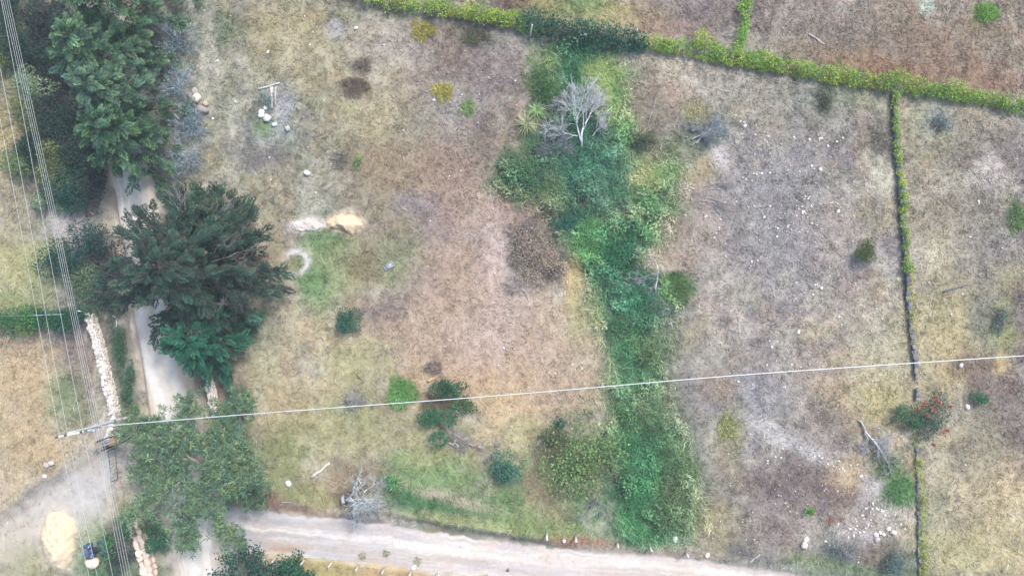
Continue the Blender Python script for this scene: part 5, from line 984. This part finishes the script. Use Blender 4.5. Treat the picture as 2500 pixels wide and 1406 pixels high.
log('thin pale stick lying left of the pale log in the top right field', 1920, 118, 1968, 104, .035, (168,160,152), 'stick', 'stick')
log('pale stick leaning at the side road\'s upper edge', 1828, 1372, 1855, 1352, .07, (190,186,182), 'stick', 'stick')
log('white plank lying in the dark hedge above the gully', 1409, 91, 1430, 93, .10, (226,224,218), 'wooden_pole', 'pole', z=1.0, m='timber', taper=1.0)
log('grey plank at the left edge of the side road verge', 686, 1225, 715, 1226, .08, (150,150,150), 'plank', 'plank', m='timber')
log('thin grey log right of the second conifer\'s shade', 490, 457, 522, 478, .06, (150,156,164), 'stick', 'stick')
log('grey fallen stick left of the road above the pale shrub', 138, 498, 178, 503, .06, (150,146,140), 'stick', 'stick')
log('thin white forked stick in the upper left field', 965, 272, 969, 258, .04, (216,206,190), 'stick', 'stick')
log('straw-coloured dead palm frond above the cable shrubs', 1045, 930, 1078, 912, .14, (206,182,132), 'dead_frond', 'frond', taper=.3)
for (a, lab) in [((1595, 265, 1602, 240), 'short grey stick right of the gully\'s yellow grass'), ((1578, 320, 1592, 275), 'long grey stick right of the gully'), ((2335, 430, 2352, 424), 'tiny pale stick in the far right field'), ((1795, 350, 1796, 330), 'small white stick right of the brush pile'), ((620, 515, 605, 470), 'thin grey stick below the round boulders')]:
    log(lab, *a, .045, (176,172,172), 'stick', 'stick')

# ================================================================== DEAD TREES AND TWIG PILES
rr = np.random.default_rng(77)
t = dead_tree('dead_tree', 'fallen grey dead tree spread out in the green gully', 'dead tree', 1421, 345,
  [(1418, 340, 1420, 215, .4, 1.3, .06), (1424, 318, 1432, 210, .5, 1.5, .055), (1418, 335, 1372, 240, .4, 1.2, .055), (1412, 330, 1340, 300, .4, .9, .05), (1425, 315, 1478, 250, .5, 1.2, .045), (1400, 330, 1330, 350, .3, .6, .05), (1448, 330, 1488, 290, .3, .8, .045), (1430, 300, 1465, 225, .6, 1.2, .06)],
  rr, 4, pal=[(212,212,218), (196,196,204), (180,182,192)], twig=.011, trunk=([(0, -.45, .2), (-.05, .1, .4), (-.05, .6, .5), (.05, 1.1, .6)], [.10, .10, .09, .07]), kids=(3, 5), spread=.34)
rr = np.random.default_rng(78)
dead_tree('dead_tree', 'pale dead tree with white forked limbs reaching over the side road', 'dead tree', 838, 1212,
  [(846, 1220, 900, 1198, .9, 2.6, .10), (848, 1220, 930, 1215, .9, 2.8, .10), (850, 1222, 915, 1250, .8, 2.4, .11), (847, 1219, 905, 1226, .9, 2.7, .09), (855, 1224, 885, 1262, .8, 2.2, .08), (890, 1200, 925, 1175, 2.0, 2.8, .05), (890, 1215, 940, 1235, 2.0, 2.7, .05)],
  rr, 4, pal=[(214,216,218), (180,188,192), (150,162,168)], twig=.008, trunk=([(0, .1, -.1), (.05, 0, .5), (.25, -.25, .95)], [.17, .16, .14]), kids=(3, 4), spread=.48)
rr = np.random.default_rng(79)
dead_tree('dead_branch', 'fallen grey dead branch beside the rounded grass clump', 'dead branch', 1607, 662,
  [(1607, 662, 1598, 740, .4, .5, .06), (1606, 668, 1560, 690, .4, .6, .05), (1605, 690, 1575, 770, .4, .5, .05), (1600, 700, 1612, 770, .4, .5, .05), (1600, 680, 1540, 690, .5, .5, .04)], rr, 4, pal=[(180,178,186), (156,158,166)], twig=.010, kids=(3, 4), flat=.4)
rr = np.random.default_rng(80)
dead_tree('dead_tree', 'fallen bleached dead tree left of the orange-flowered shrub', 'dead tree', 2100, 1028,
  [(2112, 1052, 2190, 1112, .3, .5, .07), (2114, 1056, 2160, 1120, .3, .4, .06), (2114, 1054, 2180, 1090, .3, .7, .06), (2112, 1056, 2128, 1100, .3, .4, .05), (2140, 1080, 2200, 1125, .3, .3, .05), (2118, 1060, 2150, 1100, .3, .5, .05), (2125, 1070, 2175, 1100, .3, .5, .05)], rr, 4, pal=[(194,194,194), (172,174,176)], twig=.010,
  trunk=([(-.25, .1, .15), (0, 0, .2), (.25, -.5, .25), (.45, -.95, .25)], [.04, .08, .075, .06]), kids=(3, 4), flat=.4)
rr = np.random.default_rng(81)
dead_tree('twig_pile', 'grey twig pile with curled branches below the cable shrubs', 'twig pile', 1120, 1068,
  [(1105, 1085, 1130, 1050, .2, .5, .05), (1120, 1090, 1100, 1055, .2, .5, .05), (1110, 1060, 1150, 1080, .3, .5, .05), (1140, 1080, 1220, 1110, .2, .3, .05), (1130, 1070, 1185, 1105, .2, .3, .04), (1095, 1080, 1130, 1095, .2, .3, .05)], rr, 4, pal=[(190,182,182), (166,160,162)], twig=.010, spread=.7, flat=.5, kids=(3, 4))
rr = np.random.default_rng(82)
dead_tree('twig_pile', 'pale grey twig pile crossed by the white cable', 'twig pile', 865, 960,
  [(880, 930, 850, 985, .2, .4, .04), (900, 940, 870, 1000, .2, .4, .04), (830, 985, 880, 960, .2, .3, .04), (850, 1000, 890, 975, .2, .3, .04), (870, 910, 900, 960, .2, .3, .03), (835, 960, 860, 1005, .2, .3, .03)], rr, 4, pal=[(196,194,200), (168,166,172), (150,144,128)], twig=.010, spread=.7, flat=.4)
rr = np.random.default_rng(83)
dead_tree('twig_pile', 'blue-grey heap of cut branches right of the gully', 'twig pile', 1720, 320,
  [(1690, 340, 1750, 310, .2, .5, .05), (1700, 350, 1740, 300, .2, .5, .05), (1710, 310, 1755, 340, .3, .5, .04), (1680, 335, 1640, 328, .2, .2, .03), (1735, 350, 1700, 305, .2, .5, .04), (1720, 290, 1745, 330, .3, .5, .04), (1690, 355, 1730, 335, .2, .4, .04)], rr, 4, pal=[(150,160,166), (128,140,150), (176,180,184)], twig=.010, spread=.4, flat=.4, kids=(3, 4))
rr = np.random.default_rng(84)
dead_tree('twig_pile', 'green-grey twig heap beside the white poles', 'twig pile', 648, 245,
  [(640, 260, 655, 222, .2, .4, .03), (655, 265, 636, 230, .2, .4, .03), (632, 255, 660, 240, .2, .3, .03), (660, 262, 650, 225, .2, .4, .03), (630, 235, 658, 262, .2, .4, .03)], rr, 4, pal=[(150,166,158), (124,144,140), (176,186,180)], twig=.014, spread=.6, flat=.5)
rr = np.random.default_rng(85)
dead_tree('dead_branch', 'small grey dead branch left of the gully below the brown bush', 'dead branch', 1290, 740,
  [(1292, 735, 1262, 680, .1, .4, .035), (1290, 720, 1250, 690, .2, .4, .03), (1285, 700, 1300, 670, .2, .4, .03)], rr, 4, pal=[(180,176,178), (150,146,152)], twig=.014, flat=.5)
rr = np.random.default_rng(86)
dead_tree('dead_branch', 'thin grey dead branch below the bramble thicket', 'dead branch', 1464, 1205,
  [(1464, 1205, 1452, 1255, .3, .4, .03), (1462, 1210, 1445, 1245, .3, .4, .025), (1460, 1215, 1462, 1260, .3, .4, .025)], rr, 3, pal=[(150,156,150), (170,172,164)], twig=.014, flat=.5)
rr = np.random.default_rng(87)
dead_tree('dead_branch', 'grey branch with smoky twigs left of the orange bushes, on bare soil', 'dead branch', 1825, 1110,
  [(1800, 1103, 1830, 1098, .1, .2, .03), (1825, 1100, 1832, 1085, .1, .3, .025), (1815, 1120, 1845, 1125, .1, .2, .02)], rr, 3, pal=[(190,190,192), (170,172,174)], twig=.014, flat=.4)
for i, (a, lab) in enumerate([((1700, 490, 1780, 485), 'scatter of grey brush right of the gully, lower'), ((1720, 455, 1790, 440), 'scatter of grey brush right of the gully, upper')]):
    rr = np.random.default_rng(88+i); dead_tree('dead_branch', lab, 'dead branch', a[0], a[1], [(a[0], a[1], a[2], a[3], .1, .2, .03), (a[0]+10, a[1]+8, a[2], a[3]+12, .1, .2, .03), (a[0]+20, a[1]-6, a[2]-10, a[3]+4, .1, .2, .03)], rr, 3, pal=[(168,164,168), (146,142,146)], twig=.014, flat=.3, spread=.25)

# ================================================================== SAND, BOULDERS, STONES
def heap(name, label, px, py, rx, ry, h, colr, seed, ang=0.0, bite=None, cat='sand heap'):
    rr = np.random.default_rng(seed); p = G(px, py); nr_, na = 26, 72; V = []; C = []
    for i in range(nr_+1):
        s = i/nr_
        for j in range(na):
            a = 2*math.pi*j/na; e = 1+.05*math.sin(3*a+seed)+.03*math.sin(7*a+2*seed)+.02*math.sin(13*a+seed)
            x = math.cos(a)*s*rx/S*e; y = math.sin(a)*s*ry/S*e; X_ = x*math.cos(ang)-y*math.sin(ang); Y_ = x*math.sin(ang)+y*math.cos(ang)
            V.append([X_, Y_, s])
    V = np.array(V); s = V[:, 2].copy(); wx = V[:, 0]+p[0]; wy = V[:, 1]+p[1]
    prof = (1-s**2)**1.2; z = terr(wx, wy)-p[2]+h*prof*(.75+.5*fbm(wx, wy, .9, seed))+.10*(fbm(wx, wy, .4, seed+5, 4)-.5)*3.0*smooth(1.0, .75, s)+.08-.2*smooth(.95, 1.0, s)
    if bite is not None:
        bx, by, br = bite; q = W(bx, by); d = np.hypot(wx-q[0], wy-q[1]); z -= (h+.3)*(1-smooth(br*.6, br, d+ (fbm(wx, wy, .5, seed+9)-.5)*.5))
    z -= (h*.25+.25)*smooth(.72, 1.12, s+(fbm(wx, wy, .55, seed+11, 4)-.5)*.55)
    V[:, 2] = z; n4 = fbm(wx, wy, .35, seed+3, 3); C = np.clip(alb(colr)[None]*(.84+.32*n4)[:, None], .01, .85)
    q = []
    for i in range(nr_):
        j = np.arange(na); q.append(np.stack([i*na+j, (i+1)*na+j, (i+1)*na+(j+1) % na, i*na+(j+1) % na], 1))
    o = link(name, mesh_np(name, V, np.vstack(q), C, True), M['sand'], None, tuple(p)); return tag(o, label, cat)
heap('sand_heap', 'large oval heap of pale yellow sand at the lower left', 138, 1318, 50, 78, 1.1, (220,203,176), 31, ang=R(4))
heap('sand_heap', 'small crescent heap of orange-cream sand in the left field', 838, 550, 46, 30, .55, (228,200,168), 32, bite=(826, 582, 1.25))
heap('gravel_heap', 'flat patch of grey sand left of the orange-cream heap', 750, 552, 44, 17, .12, (206,198,192), 33, cat='gravel heap')
pile = [(478, 225, 9, (186,174,166), 'pinkish grey boulder at the top of the boulder group', .8), (467, 236, 9, (158,148,150), 'grey boulder left of the white one in the boulder group', .7), (482, 242, 12, (236,224,210), 'largest white boulder of the group beside the conifers', .75), (469, 250, 6, (150,140,142), 'smallest grey boulder of the group, below the white one', .7), (474, 259, 7, (164,154,150), 'grey-brown boulder below the smallest one', .7), (504, 255, 7.5, (194,178,162), 'orange-tan boulder at the right of the group', .75), (497, 269, 14, (176,162,156), 'long pinkish boulder at the bottom of the group', .6)]
for i, (px, py, r, c, lab, fl) in enumerate(pile):
    me = single(c, 600+i, fl); o = put_stone('boulder', me, px, py, r, lab, 'boulder', 'boulder group beside the conifers', rz=(-.45 if r == 14 else None), sc_=((1.0, .72, .8) if r == 14 else (1, 1, 1)), sink=.3)
put_stone('boulder', single((238,216,196), 620, .5), 230, 1371, 17, 'wide beige boulder below the blue quad bike', 'boulder', rz=.3, sc_=(1, 1.05, .9), sink=.2)
for i, (px, py, r, c, lab) in enumerate([
 (640, 276, 8, (232,234,232), 'white rock at the left of the twig heap'), (649, 265, 6, (224,228,224), 'white rock inside the twig heap'), (639, 283, 8, (236,238,238), 'largest white rock below the twig heap'), (653, 289, 10, (236,234,234), 'long white rock at the bottom of the twig heap'), (671, 305, 7, (226,226,228), 'white rock below the twig heap, apart from it'), (703, 315, 7, (210,202,206), 'lilac-grey rock at the end of the ash patch'),
 (749, 423, 9, (238,236,234), 'lone white rock in the upper left field'), (704, 1180, 8, (236,234,230), 'lone white rock below the split log'), (1967, 1316, 7, (240,232,226), 'upper, white one of a pair of rocks at the lower right'), (1962, 1329, 9, (226,208,188), 'lower, beige flat one of a pair of rocks at the lower right'),
 (2168, 1290, 7, (236,232,230), 'white rock at the top of the rock row by the corner bush'), (2180, 1298, 8, (218,204,200), 'pinkish rock beside the grey corner bush'), (2138, 1304, 6.5, (232,228,226), 'left rock of the rock row by the corner bush'), (2148, 1300, 5, (230,226,224), 'second rock of the rock row by the corner bush'), (2157, 1304, 5, (226,222,222), 'third rock of the rock row by the corner bush'), (2141, 1316, 7, (226,216,214), 'lowest rock of the rock row by the corner bush'),
 (1692, 316, 6, (236,234,230), 'white rock at the left of the branch heap'), (1650, 1318, 8, (224,230,232), 'round white stone at the gully\'s lower end'), (1009, 1386, 7, (240,238,236), 'round white stone beside the wire fence'), (1726, 1354, 7, (238,228,214), 'cream stone at the side road\'s edge, right of the white posts'), (1377, 1320, 5, (230,226,222), 'small white stone between the first two road posts'),
 (2362, 993, 7, (240,238,236), 'white stone right of the orange-flowered shrub'), (2346, 892, 6, (232,230,226), 'white stone just below the cable at the far right'), (2001, 415, 4.5, (230,226,222), 'biggest white stone in the middle of the right field'), (1818, 308, 5, (236,232,228), 'white lump in the upper right field'), (115, 1134, 7, (214,206,198), 'pale stone above the sand track'), (127, 1130, 8, (206,200,194), 'grey-white stone above the sand track'), (110, 1162, 6, (228,222,214), 'white stone on the sand track\'s dark edge'), (870, 70, 5, (226,224,220), 'white stone near the topmost ash spot'), (1240, 1393, 4, (120,120,126), 'dark stone on the side road')]):
    put_stone('rock', single(c, 640+i, .6, .15), px, py, r, lab, 'rock')
# small scattered stones: alike, shared labels per field
srr = np.random.default_rng(99); random.seed(5)
def scatter_stones(label, group, spots, meshes, rmin, rmax):
    for px, py in spots:
        put_stone('field_stone', meshes[srr.integers(len(meshes))], px, py, srr.uniform(rmin, rmax)*(1.5 if srr.random() < .12 else 1), label, 'stone', group, rz=srr.uniform(0, 6.28), sc_=(1, srr.uniform(.7, 1), .8))
cl = [(1815,305,4,16),(1860,330,8,18),(1870,350,6,14),(1830,412,9,22),(1858,420,6,14),(1960,335,6,16),(2003,340,8,14),(2050,345,3,10),(1920,415,6,10),(1965,425,4,16),(1935,520,16,32),(1965,505,10,14),(1930,555,8,30),(1985,510,5,16),(2040,515,4,12),(2055,505,3,8),(1890,560,6,24),(1715,540,6,30),(1720,530,3,12),(1760,600,5,20),(1775,480,4,16),(1830,490,3,16),(1700,530,4,20),(1840,660,3,16),(1825,640,2,10),(1960,690,5,18),(2000,715,3,14),(1995,690,4,12),(1930,800,4,20),(1900,830,4,16),(2110,750,3,16),(2040,790,3,14),(1990,880,5,16),(1940,890,4,20),(2050,880,5,14),(1880,900,3,12),(1910,930,5,14),(1800,920,3,20),(2015,1130,7,18),(2050,1140,4,10),(2075,1155,5,12),(1990,1110,4,20),(2130,1225,9,12),(2110,1250,7,14),(2150,1245,9,16),(2090,1290,12,16),(2060,1285,6,14),(2150,1260,8,20),(2190,1295,6,12),(2100,1365,6,8),(2040,1330,4,10),(1895,1100,4,20),(1880,1040,3,16),(1860,1130,3,14),(1900,1215,3,12),(1830,1290,3,16),(2030,1200,3,12),(2100,1150,3,10)]
spots = [(cx+srr.normal(0, sp), cy+srr.normal(0, sp*.8)) for cx, cy, n, sp in cl for _ in range(n)]
spots = [p for p in spots if p[0] < 2172 or p[1] > 1200]; srr.shuffle(spots); near, rest = spots[:195], spots[195:]
AREA = [((1850, 330), 'small white stone near the heap of cut branches, right field'), ((2000, 340), 'small white stone in the upper right field below the long hedge'), ((1940, 525), 'small white stone in the dense scatter at the right field\'s middle'), ((1735, 540), 'small white stone on the right field\'s edge beside the gully'), ((1960, 700), 'small white stone left of the round olive-green bush, lower down'), ((1950, 880), 'small white stone near the white cable in the right field'), ((1880, 1090), 'small white stone on the grey bare soil below the cable'), ((2040, 1140), 'small white stone left of the fallen bleached dead tree'), ((2120, 1255), 'small white stone near the bright green round grass clump'), ((2060, 1330), 'small white stone at the bottom of the right field')]
for ca, lab in AREA:
    mine = [p for p in near if min(AREA, key=lambda q: (q[0][0]-p[0])**2+(q[0][1]-p[1])**2)[1] == lab]
    scatter_stones(lab, 'white stones of the right field', mine, WHITE, 1.9, 3.9)
def pebbles(name, label, pts, colr, rmin, rmax):
    mb = MB()
    for k, (px, py) in enumerate(pts):
        V, T, Q = stone_mesh(3000+k % 9, .6, 6, 3); p = G(px, py); r = srr.uniform(rmin, rmax)/S; mb.add(V*r@rotz(srr.uniform(0, 6)).T+p+np.array([0, 0, r*.35]), T=T, Q=Q, C=np.clip(alb(colr)*srr.uniform(.85, 1.1), 0, .85))
    return tag(mb.build(name, M['stone']), label, 'pebbles', None, 'stuff')
pebbles('field_pebbles', 'tiny white pebbles strewn over the right field', rest+[(srr.uniform(1720, 2160), srr.uniform(330, 1330)) for _ in range(420)], (240,236,232), 1.2, 2.4)
cl2 = [(2430,440,5,20),(2420,400,4,16),(2390,490,4,20),(2460,430,4,20),(2440,330,2,14),(2480,690,3,14),(2430,600,2,20),(2350,560,2,20),(2330,740,3,20),(2400,1130,3,30)]
scatter_stones('small white stone in the far right field', 'white stones of the far right field', [(cx+srr.normal(0, sp), cy+srr.normal(0, sp)) for cx, cy, n, sp in cl2 for _ in range(max(1, n-1))], WHITE, 1.7, 3.2)
s3 = [(745,42),(765,80),(757,112),(840,160),(853,186),(937,110),(1000,110),(1135,125),(1115,160),(1193,190),(1246,190),(1258,198),(1250,156),(1170,230),(1128,232),(1060,245),(1100,268),(1125,268),(985,318),(1168,300),(910,395),(1005,370),(985,387),(1125,417),(1097,430),(752,360),(657,385),(660,440),(770,470),(1050,540),(1045,650),(655,40),(490,80),(500,28),(563,40),(600,80),(532,150),(550,205),(655,130),(520,290),(575,250),(1244,240),(1260,258)]
A3 = [((590, 120), 'small white stone in the left field between conifers and twig heap'), ((800, 130), 'small white stone in the left field near the ash spot'), ((1180, 200), 'small white stone in the left field near the gully top'), ((1080, 300), 'small white stone near the yellow weed patch'), ((950, 400), 'small white stone near the pale green sapling'), ((720, 420), 'small white stone near the lone white rock, left field'), ((1050, 600), 'small white stone right of the orange-cream sand heap')]
for ca, lab in A3: scatter_stones(lab, 'white stones of the left field', [p for p in s3 if min(A3, key=lambda q: (q[0][0]-p[0])**2+(q[0][1]-p[1])**2)[1] == lab], WHITE, 1.7, 3.0)
s4 = [(1205,655),(1208,668),(1218,695),(1182,690),(1240,770),(1216,892),(1265,830),(1390,878),(1397,890),(1420,835),(1355,912),(1420,900),(1195,765),(1300,980),(1290,945),(1230,850),(1420,790),(1450,895),(1360,880)]
scatter_stones('small white stone on the bare tan ground left of the gully', 'white stones left of the gully', s4, WHITE, 1.6, 3.0)
s5 = [(620+srr.uniform(-25, 25), 780+srr.uniform(-60, 50)) for _ in range(12)]
scatter_stones('small grey stone beside the largest conifer', 'grey stones beside the largest conifer', s5, GREYW, 2.5, 5)
s6 = [(x_, y_) for x_, y_ in zip(srr.uniform(640, 1500, 60), srr.uniform(0, 1, 60))]
s6 = [(x_, np.interp(x_, [p[0] for p in SIDE_TOP], [p[1] for p in SIDE_TOP])+8+f*np.clip(1400-np.interp(x_, [p[0] for p in SIDE_TOP], [p[1] for p in SIDE_TOP])-12, 10, 100)) for x_, f in s6]
pebbles('road_pebbles', 'loose pebbles lying on the gravel side road', s6+[(srr.uniform(640, 1900), srr.uniform(1250, 1406)) for _ in range(0)], (196,190,190), 1.0, 2.2)

# ================================================================== SMALL MAN-MADE THINGS
def quad_bike():
    p = G(242, 1335); t = thing('quad_bike', 'dark blue quad bike parked beside the large sand heap', 'quad bike', p, rz=R(196))
    BL = (62,84,120); DKc = (44,48,58); GR = (150,160,172)
    def part(name, colr, m, fn, par=None): mb = MB(); fn(mb, alb(colr)); return mb.build(name, M[m], par or t, smooth_=False)
    for x in (-.62, .60):
        for y in (-.47, .47):
            def wh(mb, c, x=x, y=y):
                a = np.arange(18)*2*math.pi/18; prof = [(.10, .27), (.14, .24), (.14, .15)]; 
                rings = [(-.12, .16), (-.125, .25), (-.08, .29), (.08, .29), (.125, .25), (.12, .16)]
                V = np.array([[x+math.cos(u)*r, y+yy, .29+math.sin(u)*r] for yy, r in rings for u in a]); Q = []
                for i in range(6):
                    for j in range(18): Q.append([i*18+j, i*18+(j+1) % 18, ((i+1) % 6)*18+(j+1) % 18, ((i+1) % 6)*18+j])
                mb.add(V, Q=Q, C=c)
            tyre = part('wheel', (48,50,54), 'rubber', wh)
            part('rim', (150,154,160), 'metal', lambda mb, c, x=x, y=y: add_path(mb, [[x, y-.09, .29], [x, y+.09, .29]], .16, c, 12), tyre)
    part('chassis', DKc, 'metal', lambda mb, c: (add_box(mb, (0, 0, .42), (1.35, .34, .22), c, None, .05), add_box(mb, (-.62, 0, .29), (.08, .8, .07), c), add_box(mb, (.60, 0, .29), (.08, .8, .07), c)))
    def fender(mb, c, x=0, s=1):
        n = 7
        for sy in (-1, 1):
            V = []; 
            for i in range(n):
                a = math.pi*(.08+.84*i/(n-1)); V += [[x+math.cos(a)*.42, sy*.20, .36+math.sin(a)*.40], [x+math.cos(a)*.42, sy*.62, .32+math.sin(a)*.36], [x+math.cos(a)*.40, sy*.62, .29+math.sin(a)*.34], [x+math.cos(a)*.40, sy*.20, .33+math.sin(a)*.38]]
            Q = [[i*4+j, i*4+(j+1) % 4, (i+1)*4+(j+1) % 4, (i+1)*4+j] for i in range(n-1) for j in range(4)]; mb.add(np.array(V), Q=Q, C=c)
    part('front_fender', BL, 'paint', lambda mb, c: fender(mb, c, .60)); part('rear_fender', BL, 'paint', lambda mb, c: fender(mb, c, -.62))
    part('body', (76,98,134), 'paint', lambda mb, c: (add_box(mb, (.28, 0, .70), (.52, .36, .30), c, None, .10), add_box(mb, (.72, 0, .66), (.42, .44, .20), c, None, .08)))
    part('seat', (50,54,62), 'rubber', lambda mb, c: add_box(mb, (-.28, 0, .80), (.72, .34, .16), c, None, .07))
    hb = part('handlebar', (70,74,80), 'metal', lambda mb, c: add_path(mb, [[.22, -.42, 1.02], [.34, -.20, 1.0], [.38, 0, .98], [.34, .20, 1.0], [.22, .42, 1.02]], .022, c, 6))
    for sy in (-1, 1): part('grip', (200,204,208), 'rubber', lambda mb, c, sy=sy: add_path(mb, [[.24, sy*.36, 1.02], [.16, sy*.50, 1.02]], .03, c, 8), hb)
    for x0, nm in ((.74, 'front_rack'), (-.70, 'rear_rack')):
        def rk(mb, c, x0=x0):
            for k in range(5): add_path(mb, [[x0-.22+.11*k, -.30, .84], [x0-.22+.11*k, .30, .84]], .016, c, 5)
            for sy in (-.30, .30): add_path(mb, [[x0-.24, sy, .84], [x0+.24, sy, .84]], .018, c, 5)
        part(nm, GR, 'metal', rk)
    for sy in (-.15, .15): part('headlight', (226,230,234), 'glassy', lambda mb, c, sy=sy: add_path(mb, [[.92, sy, .66], [.955, sy, .66]], .07, c, 10))
quad_bike()
def tray():
    p = G(950, 649); t = thing('metal_tray', 'discarded grey metal tray lying in the left field', 'tray', p, rz=R(32))
    mb = MB(); add_box(mb, (0, 0, .06), (.85, .42, .02), alb((176,188,204)), None); mb.build('base', M['wire'], t)
    for c, s in (((0, .21, .12), (.89, .03, .14)), ((0, -.21, .12), (.89, .03, .14)), ((.435, 0, .12), (.03, .39, .14)), ((-.435, 0, .12), (.03, .39, .14))):
        mb = MB(); add_box(mb, c, s, alb((214,222,230)), None, .005); mb.build('side', M['wire'], t)
tray()
hose = MB(); hp = [G(279, 770, .5), G(286, 771, .55), G(290, 777, .5), G(291, 788, .45), G(290, 798, .4)]; add_path(hose, np.array(hp)-hp[0], .045, alb((216,214,210)), 7); ho = hose.build('bent_pipe', M['concrete'], None, smooth_=True); ho.location = hp[0]; tag(ho, 'bent white pipe in the ditch near the stone wall\'s top', 'pipe')


# ------------------------------------------------------------------ thin ground haze
mh = bpy.data.materials.new('haze'); mh.use_nodes = True; th = mh.node_tree; th.nodes.remove(th.nodes['Principled BSDF'])
pv = th.nodes.new('ShaderNodeVolumePrincipled'); pv.inputs['Color'].default_value = (.80, .92, 1, 1); pv.inputs['Density'].default_value = 0.0008; pv.inputs['Anisotropy'].default_value = 0.0
th.links.new(pv.outputs[0], th.nodes['Material Output'].inputs['Volume'])
mb = MB(); add_box(mb, (0, 0, 29.0), (1500, 1500, 66), (1, 1, 1)); hz = mb.build('haze', mh); tag(hz, 'thin pale air over the fields', None, None, 'stuff')
